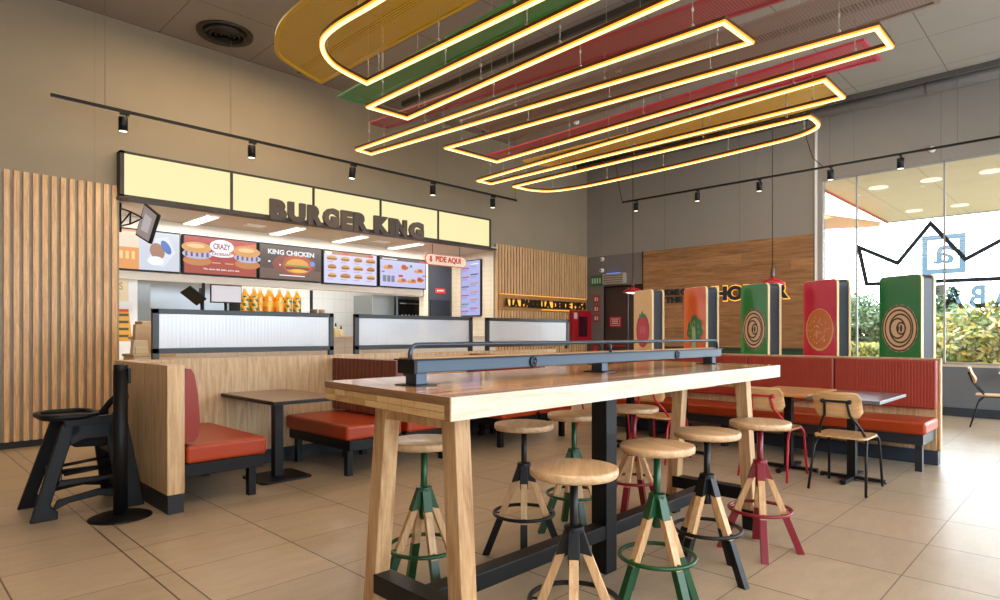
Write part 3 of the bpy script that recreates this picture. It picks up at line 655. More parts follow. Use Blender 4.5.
b.build('display', r)
# hanging PIDE AQUI sign
r = thing('hanging_sign', 'rounded cream hanging sign reading PIDE AQUI', 'sign', (7.64, 8.85, 2.6))
b = MB(); M_ = frame_M((7.12, 8.85, 2.575), (1, 0, 0), (0, 0, 1)); b.prism(rrect(0, 0, 1.02, .21, .10), -.02, .0, mat('sign_red', 'd8352c', .5), M_); b.prism(rrect(.012, .012, 1.008, .198, .092), 0, .004, mat('sign_cream', 'eee3cf', .6), M_); b.build('board', r)
b = MB(); b.text('PIDE AQUI', (7.36, 8.845, 2.625), (1, 0, 0), (0, 0, 1), .62, .125, .004, mat('sign_red', 'd8352c', .5), .04)
p = Pic(b, (7.2, 8.845, 2.62), (1, 0, 0), (0, 0, 1), .1, .12); p.poly([(.25, 1), (.25, .45), (0, .45), (.5, 0), (1, .45), (.75, .45), (.75, 1)], mat('sign_red', 'd8352c', .5)); b.build('lettering', r)
b = MB(); b.tube([(7.3, 8.86, 2.78), (7.3, 8.86, 2.97)], .006, black_metal, 6); b.tube([(7.97, 8.86, 2.78), (7.97, 8.86, 2.97)], .006, black_metal, 6); b.build('hanger', r)
# tilted monitor on bracket
r = thing('bracket_monitor', 'tilted customer monitor on a black bracket at the left end of the counter', 'monitor', (2.45, 8.6, 2.6))
q = [Vector(v) for v in ((2.364, 8.673, 2.543), (2.42, 8.329, 2.405), (2.497, 8.25, 2.758), (2.445, 8.59, 2.94))]
M_T = Matrix.Translation((0, 0, 0)); nrm = (q[1] - q[0]).cross(q[3] - q[0]).normalized() * -.04
b = MB(); b.hexa(q, [v + nrm for v in q], black_plastic); b.build('casing', r, bevel=.004)
cc = sum(q, Vector()) / 4; qq = [cc + (v - cc) * .9 + nrm * -.06 for v in q]
b = MB(); b.fixn = False; b.add(qq, [(0, 1, 2, 3)], E_('tilt', '8f8482')); c2 = [cc + (v - cc) * .5 + nrm * -.1 for v in q]; b.add(c2, [(0, 1, 2, 3)], E_('tilt2', 'b3aeb0')); b.build('display', r)
b = MB(); b.tube([(2.304, 9.093, 2.929), (2.357, 8.823, 2.848), (2.423, 8.57, 2.747)], .011, black_metal, 6); b.tube([(2.304, 9.093, 2.697), (2.349, 8.832, 2.696), (2.423, 8.57, 2.747)], .011, black_metal, 6); b.tube([(2.308, 9.088, 2.993), (2.308, 9.088, 2.619)], .014, black_metal, 6); b.tube([(2.357, 8.823, 2.848), (2.349, 8.832, 2.696)], .011, black_metal, 6); b.tube([(2.313, 9.083, 2.723), (2.357, 8.823, 2.848)], .01, black_metal, 6); b.build('bracket', r)

# kitchen furniture behind
def kbox(name, label, cat, a, c, m0, extra=None):
    r = thing(name, label, cat, ((a[0] + c[0]) / 2, (a[1] + c[1]) / 2, a[2])); b = MB(); b.box(a, c, m0); b.build('body', r, bevel=.008)
    if extra: extra(r)
    return r
def e1(r):
    b = MB(); b.box((3.2, 11.26, 1.15), (4.5, 11.3, 1.2), black_metal); b.build('shelf_edge', r)
kbox('steel_hood', 'large stainless steel cabinet behind the counter at left', 'cabinet', (3.1, 11.3, 0), (4.6, 12.5, 2.6), steel, e1)
kbox('steel_cabinet', 'narrow dull steel cabinet behind the counter beside the posters', 'cabinet', (2.75, 10.6, 0), (3.1, 11.2, 2.3), mat('dull_steel', '8d908f', .4, metal=.7))
def e2(r):
    b = MB(); b.box((7.92, 10.74, 1.5), (8.55, 10.76, 2.05), mat('oven_black', '1a1a1e', .2)); b.build('oven_door', r)
    b = MB(); b.tube([(7.95, 10.72, 1.96), (8.5, 10.72, 1.96)], .012, steel, 8); b.build('handle', r)
    for k in range(6):
        c = MB(); c.lathe([(.001, 0), (.03, 0), (.03, .13), (.012, .17), (.012, .2), (.001, .2)], [mat('drink_white', 'e8eef0', .3), mat('drink_green', '7fae6a', .3)][k == 3], 12, (7.99 + k * .09, 10.70, 1.52)); c.build('bottle', r)
kbox('drinks_cooler', 'stainless drinks cooler with dark door left of the grey kitchen door', 'cooler', (7.89, 10.76, 0), (8.58, 11.4, 2.12), steel, e2)
kbox('steel_panel_cabinet', 'plain tall steel cabinet left of the drinks cooler', 'cabinet', (7.30, 10.8, 0), (7.86, 11.5, 2.12), mat('dull_steel', '8d908f', .4, metal=.7))
kbox('prep_shelf', 'black equipment shelf in the kitchen right behind the juice bottles', 'shelf', (4.7, 11.0, 0), (5.6, 11.6, 1.98), mat('equip_black', '2a2b2e', .4))
b = MB()
b.box((5.65, 10.3, 0), (5.69, 10.34, 2.1), black_metal); tag(b.build('glass_post'), 'thin black upright in the kitchen opening left of the second glass screen', 'post')
# posters at the left of the kitchen
b = MB(); p = Pic(b, (2.36, 10.45, 1.2), (1, 0, 0), (0, 0, 1), .5, .95); b.box((2.34, 10.452, 0), (2.88, 10.46, 2.18), mat('poster_white', 'eef0f4', .5)); p.rect(.05, .62, .8, .97, mat('poster_cream', 'f0dfbf', .6)); p.text('SALES', .05, .8, .6, .12, mat('poster_tan', 'c9a46a', .6), .02)
p.poly([(.3, 0), (.9, 0), (.8, .5), (.35, .5)], mat('poster_yellow', 'e0a83a', .5))
for k in range(4): p.rect(.36, .06 + k * .11, .8, .1 + k * .11, mat('poster_dark', '5a4a3c', .5))
p.rect(.36, .46, .8, .5, mat('sign_red', 'd8352c', .5)); tag(b.build('poster_stand'), 'white and yellow poster board standing behind the counter next to the slat wall', 'poster')

# ================================================================== HALF WALL AND RIBBED SCREENS
hw = thing('half_wall', 'L-shaped oak half wall behind the red booths by the counter', 'half wall', (1.58, 5.4, 0))
b = MB(); b.box((1.52, 4.82, .14), (1.638, 6.18, 1.076), oak); b.box((1.638, 6.06, .14), (7.45, 6.18, 1.076), oak); b.build('panelling', hw, bevel=.003)
b = MB(); b.box((1.525, 4.825, 0), (1.633, 6.175, .14), skirting); b.box((1.633, 6.065, 0), (7.44, 6.175, .14), skirting); b.build('plinth', hw)
def reeded():
    m, nt, b = newmat('reeded_glass'); nt.nodes.remove(b); L = nt.links; N = nt.nodes
    tl = N.new('ShaderNodeBsdfTranslucent'); tl.inputs[0].default_value = (.72, .77, .86, 1); tp = N.new('ShaderNodeBsdfTransparent'); gl = N.new('ShaderNodeBsdfGlossy'); gl.inputs['Roughness'].default_value = .25
    df = N.new('ShaderNodeBsdfDiffuse'); df.inputs[0].default_value = (.6, .64, .72, 1)
    a = N.new('ShaderNodeMixShader'); a.inputs[0].default_value = .35; L.new(tl.outputs[0], a.inputs[1]); L.new(df.outputs[0], a.inputs[2])
    c = N.new('ShaderNodeMixShader'); c.inputs[0].default_value = .5; L.new(a.outputs[0], c.inputs[1]); L.new(tp.outputs[0], c.inputs[2])
    d = N.new('ShaderNodeMixShader'); d.inputs[0].default_value = .15; L.new(c.outputs[0], d.inputs[1]); L.new(gl.outputs[0], d.inputs[2]); L.new(d.outputs[0], N['Material Output'].inputs[0])
    tc = N.new('ShaderNodeTexCoord'); wv = N.new('ShaderNodeTexWave'); wv.inputs['Scale'].default_value = 9; wv.bands_direction = 'X'; L.new(tc.outputs['Object'], wv.inputs[0])
    bp = N.new('ShaderNodeBump'); bp.inputs['Strength'].default_value = .22; bp.inputs['Distance'].default_value = .01; L.new(wv.outputs['Fac'], bp.inputs['Height'])
    for q in (tl, gl, df): L.new(bp.outputs[0], q.inputs['Normal'])
    return m
rg = reeded(); fm = mat('screen_frame', '1c1e23', .38)
for x0, x1, lb in ((1.80, 3.62, 'leftmost ribbed glass screen in a black frame on the half wall'), (3.89, 5.72, 'middle ribbed glass screen in a black frame on the half wall'), (5.985, 7.82, 'rightmost ribbed glass screen in a black frame on the half wall')):
    r = thing('glass_screen', lb, 'screen', ((x0 + x1) / 2, 6.12, 1.076), group='ribbed glass screens on the half wall')
    zt, zb = 1.532, 1.125; y0, y1 = 6.095, 6.14
    b = MB(); b.box((x0, y0, 1.076), (x0 + .055, y1, zt), fm); b.box((x1 - .055, y0, 1.076), (x1, y1, zt), fm); b.box((x0, y0, zt - .045), (x1, y1, zt), fm); b.box((x0, y0, zb), (x1, y1, zb + .05), fm); b.build('frame', r, bevel=.003)
    b = MB(); b.box((x0 + .055, 6.11, zb + .05), (x1 - .055, 6.12, zt - .045), rg); b.build('glass', r)

# ================================================================== BOOTH BENCHES
def bench(x_back, face, y0, y1, label, ribbed, lm=leather):
    """bench along Y; x_back is the plane of its back, face = +1 seats face +X"""
    r = thing('booth_bench', label, 'bench', (x_back + face * .3, (y0 + y1) / 2, 0), group='red booth benches along the half wall')
    X = lambda d: x_back + face * d
    b = MB(); M_ = Matrix(((face, 0, 0, x_back), (0, 1, 0, 0), (0, 0, 1, 0), (0, 0, 0, 1)))
    b.box((X(.02), y0, .335), (X(.635), y1, .475), lm); b.build('seat_cushion', r, bevel=.028, seg=4)
    b = MB()
    if ribbed:
        n = 16; pw = (y1 - y0) / n
        for i in range(n): b.prism(rrect(.0, y0 + i * pw, .10, y0 + (i + 1) * pw, .022, 3), .50, 1.045, leather_shaded, M_)
        o = b.build('back_cushion', r, bevel=.012)
    else:
        pts = [(.0, .50), (.07, .50), (.10, .54), (.115, .64), (.10, .85), (.075, 1.0), (.05, 1.045), (.02, 1.045), (.0, 1.0)]
        Mx = Matrix(((face, 0, 0, x_back), (0, 0, -1, 0), (0, 1, 0, 0), (0, 0, 0, 1))); b.prism(pts, -y1, -y0, mat('leather_back', '8a2a18', .36, noise=.08, nscale=50), Mx); b.build('back_cushion', r, bevel=.014, seg=3)
    b = MB(); b.box((X(.0), y0 + .01, .24), (X(.60), y1 - .01, .335), black_metal); b.build('base_frame', r, bevel=.004)
    for dx in (.06, .52):
        for yy in ((y0 + .08, y1 - .14) if dx > .3 else (y1 - .3,)):
            b = MB(); b.box((X(dx), yy, 0), (X(dx + .06), yy + .06, .24), black_metal); b.build('leg', r, bevel=.003)
    return r
bench(1.645, 1, 4.86, 6.04, 'red booth bench against the oak end panel, facing right', False)
bench(3.665, -1, 4.88, 6.04, 'booth bench with ribbed back coloured as in shade, facing the first dark table', True, leather)
bench(3.69, 1, 4.88, 6.04, 'red booth bench behind the tall table, below the first glass screen gap', False)
bench(5.665, -1, 4.88, 6.04, 'red booth bench below the middle glass screen, seen under the tall table', False)
bench(5.69, 1, 4.88, 6.04, 'red booth bench below the right glass screen, facing right', False)
def booth_table(x0, x1, y0, y1, label, m0, z=.74):
    cx, cy = (x0 + x1) / 2 - .08, (y0 + y1) / 2 - .1
    r = thing('booth_table', label, 'table', (cx, cy, 0))
    b = MB(); b.box((x0, y0, z - .03), (x1, y1, z), m0); b.build('table_top', r, bevel=.003)
    b = MB(); b.box((x0 - .002, y0 - .002, z - .034), (x1 + .002, y1, z - .006), black_metal); b.build('edge_band', r)
    b = MB(); b.box((cx - .04, cy - .04, .02), (cx + .04, cy + .04, z - .03), black_metal); b.build('leg', r, bevel=.004)
    b = MB(); b.prism(rrect(cx - .24, cy - .22, cx + .24, cy + .22, .05), 0, .018, black_metal); b.build('base_plate', r, bevel=.003)
    return r
booth_table(2.38, 3.03, 4.95, 6.04, 'dark wood table between the two leftmost red booth benches', dark_top)
booth_table(4.42, 4.98, 4.95, 6.04, 'dark wood table in the second booth, hidden behind the tall table', dark_top)

# ================================================================== TALL TABLE
TX0, TX1, TY0, TY1, TZ, TT = 1.323, 4.262, 1.511, 2.450, 1.096, .078
tt = thing('tall_table', 'long tall solid wood bar table with splayed wooden legs', 'table', ((TX0 + TX1) / 2, (TY0 + TY1) / 2, 0))
b = MB()
cn = [(1.323, 1.511), (4.262, 1.553), (4.30, 2.49), (1.415, 2.448)]
vs = [(x, y, TZ - TT) for x, y in cn] + [(x, y, TZ) for x, y in cn]
b.add(vs, [(3, 2, 1, 0), (0, 1, 5, 4), (2, 3, 7, 6)], table_side_m); b.add(vs, [(4, 5, 6, 7)], table_top_m); b.add(vs, [(1, 2, 6, 5), (3, 0, 4, 7)], table_end_m)
b.build('table_top', tt)
# end-grain block pattern on the near end: thin blocks in two rows under a dark edge strip
b = MB(); n = 10; yw = (.941 - .04) / n; EM = Matrix.Translation((1.323, 1.511, 0)) @ Matrix.Rotation(-math.atan2(.092, .937), 4, 'Z'); g1 = wood('block_dark', 'c59c69', 'a67c4c', 'y', 7, .5); g2 = wood('block_light', 'e0bb86', 'cba06a', 'y', 7, .5)
b.box((-.006, 0, TZ - .026), (0, .941, TZ), wood('edge_strip', '9a7350', '74502f', 'y', 6, .4), EM)
b.box((-.006, 0, TZ - TT), (0, .03, TZ - .026), wood('edge_strip', '9a7350', '74502f', 'y', 6, .4), EM)
b.box((-.0035, .03, TZ - TT), (0, .935, TZ - .026), mat('block_gap', '4b3420', .7), EM)
for i in range(n):
    for j in range(2):
        z1 = TZ - .028 - j * .025
        b.box((-.006, .031 + i * yw, z1 - .0235), (0, .031 + (i + 1) * yw - .0025, z1), g2 if (i < 5 or (i * 3 + j) % 4 == 0) else g1, EM)
b.build('end_blocks', tt)
def splay_leg(x0, x1, yt, yb, name='leg', foot=True, xo=0):
    w_ = .078; b = MB(); zt = TZ - TT; fz = .13
    lerp = lambda z: yb + (yt - yb) * z / zt
    def sec(z, e=0): return [(x0 - e, lerp(z) - w_ / 2 - e, z), (x1 + e, lerp(z) - w_ / 2 - e, z), (x1 + e, lerp(z) + w_ / 2 + e, z), (x0 - e, lerp(z) + w_ / 2 + e, z)]
    b.hexa(sec(fz), sec(zt), leg_wood); o = b.build('leg', tt, bevel=.004)
    c = MB(); c.hexa(sec(0, .002), sec(fz, .002), black_metal); c.build('foot_sleeve', o)
for xa, ya, yb_, yc, yd in ((1.53, 1.77, 1.71, 2.20, 2.31), (4.11, 1.76, 1.70, 2.21, 2.28)):
    splay_leg(xa, xa + .078, ya, yb_); splay_leg(xa, xa + .078, yc, yd)
    b = MB(); b.box((xa + .008, ya + .03, TZ - TT - .075), (xa + .07, yc - .03, TZ - TT), leg_wood); b.build('apron', tt, bevel=.003)
    b = MB(); b.box((xa - .005, ya - .02, .19), (xa + .085, yc + .05, .272), black_metal); b.build('cross_beam', tt, bevel=.004)
b = MB(); b.box((1.6, 1.935, .19), (4.11, 2.02, .265), black_metal); b.build('stretcher', tt, bevel=.004)
b = MB(); b.box((2.80, 1.93, 0), (2.90, 2.03, TZ - TT), black_metal); b.build('centre_post', tt, bevel=.004)
# divider rail
rl = thing('divider_rail', 'blue-grey steel beam with tube rail along the tall table top', 'rail', (2.83, 1.98, TZ))
b = MB(); b.box((1.51, 1.93, 1.150), (4.20, 1.945, 1.194), steel_blue); b.box((1.51, 1.93, 1.190), (4.20, 2.03, 1.197), steel_blue); b.box((1.51, 1.93, 1.147), (4.20, 2.03, 1.153), steel_blue); b.box((1.51, 2.015, 1.15), (4.20, 2.03, 1.194), steel_blue)
b.box((1.495, 1.925, 1.145), (1.512, 2.035, 1.197), black_metal); b.build('beam', rl, bevel=.002)
b = MB(); b.box((1.485, 1.918, 1.197), (4.20, 2.045, 1.203), black_metal); b.build('top_strip', rl)
b = MB(); b.box((1.51, 1.95, 1.203), (4.19, 2.045, 1.207), wood('shelf_wood', 'c08a52', '94612f', 'x', 5, .4)); b.build('shelf_board', rl)
def arcpts(x0, x1, z0, z1, r, y):
    pts = [(x0, y, z0)]
    for i in range(7): a = PI - i * PI / 12; pts.append((x0 + r + r * math.cos(a), y, z1 - r + r * math.sin(a)))
    for i in range(7): a = PI / 2 - i * PI / 12; pts.append((x1 - r + r * math.cos(a), y, z1 - r + r * math.sin(a)))
    pts.append((x1, y, z0)); return pts
b = MB(); b.tube(arcpts(1.49, 4.16, 1.2, 1.259, .035, 1.945), .009, steel_blue, 10); b.build('tube_rail', rl)
b = MB(); b.tube([(2.86, 1.945, 1.2), (2.86, 1.945, 1.255)], .008, steel_blue, 8); b.build('rail_post', rl)
for x in (1.52, 2.78, 4.09):
    b = MB(); b.box((x, 1.945, TZ + .004), (x + .055, 2.015, 1.148), steel_blue); o = b.build('foot', rl, bevel=.003)
    c = MB(); c.prism(rrect(x - .03, 1.91, x + .085, 2.05, .01), TZ, TZ + .005, black_metal); c.build('base_plate', o)
for x in (2.20, 3.57):
    b = MB(); M_ = frame_M((x, 1.93, 1.172), (1, 0, 0), (0, 0, 1)); b.lathe([(.026, 0), (.026, .006), (.02, .01), (.018, .004), (.011, .004), (.009, .012), (.001, .012)], mat('emblem_dark', '2b333c', .3, metal=.6), 20, M=M_); b.build('round_emblem', rl)

# ================================================================== STOOLS
def make_stool(kind, pm):
    r = thing('bar_stool', '', 'stool', group='round wooden bar stools at the tall table')
    b = MB(); b.lathe([(.001, .742), (.165, .742), (.173, .748), (.175, .757), (.175, .770), (.172, .777), (.164, .779), (.001, .779)], stool_wood, 48); b.build('seat', r)
    b = MB(); b.tube([(0, 0, .42), (0, 0, .742)], .017, pm, 14); b.lathe([(.001, .733), (.06, .733), (.06, .7415), (.001, .7415)], pm, 20); b.lathe([(.022, .385), (.024, .395), (.024, .46), (.02, .46)], pm, 14); b.build('post', r)
    b = MB()
    for k in range(4):
        a = k * PI / 2; ca, sa = math.cos(a), math.sin(a)
        R = lambda rr, t, z: (rr * ca - t * sa, rr * sa + t * ca, z)
        b.hexa([R(.018, -.024, .445), R(.072, -.024, .432), R(.072, .024, .432), R(.018, .024, .445)], [R(.004, -.02, .535), R(.036, -.02, .535), R(.036, .02, .535), R(.004, .02, .535)], pm)
    b.lathe([(.04, .52), (.04, .545), (.02, .55), (.001, .55)], pm, 16); b.build('hub', r, bevel=.002)
    for k in range(4):
        a = k * PI / 2; ca, sa = math.cos(a), math.sin(a)
        def R(rr, t, z): return (rr * ca - t * sa, rr * sa + t * ca, z)
        def rad(z): return .225 - z * .395
        def sec(z, t, d): return [R(rad(z) - d, -t, z), R(rad(z) + d, -t, z), R(rad(z) + d, t, z), R(rad(z) - d, t, z)]
        b = MB(); b.hexa(sec(.22, .0185, .019), sec(.475, .0185, .017), stool_leg_wood); o = b.build('leg', r, bevel=.002)
        c = MB(); c.hexa(sec(0, .020, .021), sec(.225, .020, .021), pm); c.build('painted_foot', o, bevel=.002)
    b = MB(); n = 40; b.tube([(.176 * math.cos(2 * PI * i / n), .176 * math.sin(2 * PI * i / n), .25) for i in range(n)], .0105, pm, 8, closed=True)
    for k in range(4):
        a = k * PI / 2; b.tube([(.125 * math.cos(a), .125 * math.sin(a), .25), (.176 * math.cos(a), .176 * math.sin(a), .25)], .005, pm, 6)
    b.build('foot_ring', r)
    return r
protos = {}
for (x, y, kind, deg, lb) in (
    (1.96, 1.505, 'black', 37, 'nearest bar stool, black framed, at the front of the tall table'),
    (2.633, 1.527, 'green', 70, 'green framed bar stool in front, second along the near side of the tall table'),
    (3.192, 1.548, 'black', 79, 'black framed bar stool between the green and red ones on the near side'),
    (3.771, 1.492, 'red', 28, 'red framed bar stool at the right end of the near side of the tall table'),
    (1.945, 2.427, 'green', 70, 'green framed bar stool seen between the left pair of table legs'),
    (2.717, 2.455, 'black', 42, 'black framed bar stool on the far side, left of the black centre post'),
    (3.281, 2.519, 'green', 55, 'green framed bar stool on the far side just left of the black centre post'),
    (3.892, 2.445, 'red', 12, 'red framed bar stool on the far side, right of the black centre post')):
    pm = {'black': black_paint, 'green': green_paint, 'red': red_paint}[kind]
    if kind not in protos:
        protos[kind] = make_stool(kind, pm); s_ = protos[kind]; s_.location = (x, y, 0); s_.rotation_euler = (0, 0, math.radians(deg)); s_['label'] = lb
    else: dup(protos[kind], (x, y, 0), math.radians(deg), lb)

# ================================================================== RIGHT BOOTH
rb = thing('long_booth', 'long red upholstered booth bench running along the right side', 'bench', (7.4, 3.2, 0))
BY0, BY1 = 1.19, 4.98
b = MB(); b.box((7.50, BY0, .14), (7.56, BY1, 1.05), oak); b.box((7.46, BY0 + .02, .14), (7.50, BY1, 1.0), oak); b.build('back_panel', rb, bevel=.002)
b = MB(); b.box((7.49, BY0 - .012, .14), (7.565, BY0, 1.058), wood('edge_oak', 'e3c59b', 'cfa974', 'z', 7, .4)); b.box((7.49, BY0 - .012, 1.05), (7.565, BY1, 1.06), wood('edge_oak', 'e3c59b', 'cfa974', 'z', 7, .4)); b.build('edge_trim', rb)
b = MB(); b.box((7.42, BY0, 0), (7.55, BY1, .14), mat('slate_skirting', '2b3442', .5)); b.build('plinth', rb)
def leather_lined():
    m, nt, bs = newmat('lined_leather'); g = nt.nodes.new('ShaderNodeNewGeometry'); sx = nt.nodes.new('ShaderNodeSeparateXYZ'); nt.links.new(g.outputs['Position'], sx.inputs[0])
    a = nt.nodes.new('ShaderNodeMath'); a.operation = 'MULTIPLY'; a.inputs[1].default_value = 2 * PI / .055; nt.links.new(sx.outputs[1], a.inputs[0]); s1 = nt.nodes.new('ShaderNodeMath'); s1.operation = 'SINE'; nt.links.new(a.outputs[0], s1.inputs[0])
    ab = nt.nodes.new('ShaderNodeMath'); ab.operation = 'POWER'; ab.inputs[1].default_value = 8; nt.links.new(s1.outputs[0], ab.inputs[0])
    mx = nt.nodes.new('ShaderNodeMix'); mx.data_type = 'RGBA'; nt.links.new(ab.outputs[0], mx.inputs[0]); mx.inputs[6].default_value = srgb('9c3624'); mx.inputs[7].default_value = srgb('8a2c1e'); nt.links.new(mx.outputs[2], bs.inputs['Base Color'])
    bp = nt.nodes.new('ShaderNodeBump'); bp.invert = True; bp.inputs['Strength'].default_value = .4; bp.inputs['Distance'].default_value = .006; nt.links.new(ab.outputs[0], bp.inputs['Height']); nt.links.new(bp.outputs[0], bs.inputs['Normal'])
    bs.inputs['Roughness'].default_value = .4; return m
ll = leather_lined()
ys = [BY0 + .015, 2.12, 3.07, 4.02, BY1]
for i in range(4):
    b = MB(); b.box((7.37, ys[i] + .004 - (.012 if i == 0 else 0), .56), (7.488, ys[i + 1] - .004, 1.042), ll); b.build('back_cushion', rb, bevel=.016, seg=3)
b = MB(); b.box((6.86, BY0 + .002, .36), (7.485, BY1, .475), leather); b.build('seat_cushion', rb, bevel=.03, seg=4)
b = MB(); b.box((6.90, BY0 + .03, .26), (7.46, BY1, .36), mat('bench_frame', '20242c', .4)); b.build('base_frame', rb, bevel=.003)
for yy in (1.24, 2.2, 3.15, 4.1, 4.85):
    for xx in (6.97,):
        b = MB(); b.box((xx, yy, 0), (xx + .06, yy + .06, .26), mat('bench_frame', '20242c', .4)); b.build('leg', rb, bevel=.003)
# ledge the picture boxes stand on
b = MB(); b.box((7.575, 1.45, .14), (8.10, 4.98, 1.03), oak); lg = tag(b.build('ledge_cabinet', bevel=.003), 'oak ledge unit behind the long booth carrying the picture boxes', 'ledge')
b = MB(); b.box((7.59, 1.46, 0), (8.09, 4.97, .14), skirting); b.build('plinth', lg)

# picture boxes
cream_edge = mat('box_edge_cream', 'efd6a4', .4); box_core = mat('box_core_slate', '2a3038', .4)
def picture_box(ya, label, colr, art):
    th = math.radians(-28.6); O = Vector((7.93, ya, 1.03)); U = Vector((math.sin(th), -math.cos(th), 0)); N = Vector((-math.cos(th), -math.sin(th), 0)); V = Vector((0, 0, 1))
    wd, hh, tk = .50, .905, .20
    # front face looks along N (towards the hall)
    r = thing('picture_box', label, 'display box', tuple(O + U * wd / 2 - N * tk / 2), group='rounded picture boxes behind the long booth')
    M_ = frame_M(O, U, V); M2 = M_
    Nn = U.cross(V)   # frame normal
    sgn = 1 if Nn.dot(N) > 0 else -1
    z = lambda a: a * sgn
    poly = rrect(0, 0, wd, hh, .055, 5, (0, 1, 1, 0))
    b = MB(); b.prism(rrect(.006, 0, wd - .006, hh - .008, .052, 5, (0, 1, 1, 0)), z(-tk + .03), z(-.03), box_core, M_); b.build('box_core', r)
    b = MB(); b.prism(poly, z(-.03), z(0), cream_edge, M_); b.build('front_panel', r, bevel=.003)
    b = MB(); b.prism(poly, z(-tk), z(-tk + .03), cream_edge, M_); b.build('rear_panel', r, bevel=.003)
    b = MB(); pm = mat('print_' + colr, colr, .22, coat=.5)
    Op = O + N * .003; p = Pic(b, Op, U, V, wd, hh); p.N = N
    pts = rrect(.004 / wd, .0, 1 - .004 / wd, 1 - .004 / hh, .1, 5, (0, 1, 1, 0)); pts = [(a, min(c, .995)) for a, c in pts]
    p.poly([(x / wd, y / hh) for x, y in rrect(.004, 0, wd - .004, hh - .004, .052, 5, (0, 1, 1, 0))], pm); art(p); b.fixn = False; b.build('printed_face', r)
P_ = lambda n, c: mat('ink_' + n, c, .3, coat=.4)
def art_tomato(p):
    p.ell(.52, .36, .37, .27, P_('red', 'c2182a')); p.ell(.50, .35, .28, .21, P_('red2', 'd0283a'))
    for i in range(4): p.ell(.40 + i * .08, .37, .012, .07, P_('pink', 'e0707a'))
    p.ell(.50, .61, .06, .05, P_('green', '1f7a3a'), rot=20); p.ell(.42, .59, .1, .025, P_('green', '1f7a3a'), rot=-20); p.ell(.60, .58, .1, .025, P_('green', '1f7a3a'), rot=25); p.rect(.5, .62, .53, .68, P_('green', '1f7a3a'))
def art_lettuce(p):
    for cx, cy, q in ((.5, .5, .16), (.34, .42, .15), (.68, .44, .16), (.26, .32, .12), (.74, .34, .14), (.40, .28, .14), (.64, .26, .14), (.52, .38, .2)): p.ell(cx, cy, q, q * .55, P_('lettuce', '2c7a3c'))
    for cx, cy in ((.5, .48), (.36, .4), (.68, .42), (.30, .32), (.72, .33)): p.ell(cx, cy, .07, .035, P_('lettuce2', '4f9a50'))
    p.rect(.40, .0, .58, .3, P_('stalk', 'a8cfa8')); p.ell(.49, .3, .09, .12, P_('stalk', 'a8cfa8'))
    for a in range(5): p.poly([(.5, .25), (.51, .26), (.32 + a * .1, .5), (.31 + a * .1, .49)], P_('vein', 'cfe2a8'))
def art_onion(p):
    p.ell(.5, .37, .43, .285, P_('onioncream', 'e9cba4'))
    for k in range(5): s_ = 1 - k * .18; p.ring(.5 + (.012 * k * (-1) ** k), .37, .42 * s_, .28 * s_, .075 / s_, P_('onionline', '3a2418'))
    p.ell(.47, .37, .03, .045, P_('onionline', '3a2418')); p.ell(.55, .37, .03, .045, P_('onionline', '3a2418'))
def art_bun(p):
    p.ell(.5, .36, .41, .275, P_('buncream', 'e8b878')); p.ell(.5, .37, .38, .255, P_('bunorange', 'd2742c'))
    rn = random.Random(3)
    for i in range(46):
        a = rn.uniform(0, 2 * PI); q = math.sqrt(rn.uniform(0, .8)); p.ell(.5 + .32 * q * math.cos(a), .36 + .21 * q * math.sin(a), .012, .009, P_('seed', 'f4dcae'), n=8)
yk = 7.93 / 7.55
for ya, lb, c_, fn in ((4.743, 'cream picture box with a red tomato, leftmost of the five', 'f0cc88', art_tomato), (3.981, 'orange picture box with a green lettuce', 'f0702c', art_lettuce), (3.223, 'green picture box with an onion slice, between the orange and red boxes', '2a9048', art_onion),
                       (2.492, 'red picture box with a seeded bun', 'd4234a', art_bun), (1.728, 'green picture box with an onion slice, rightmost at the booth end', '1f8044', art_onion)):
    picture_box(ya * yk, lb, c_, fn)

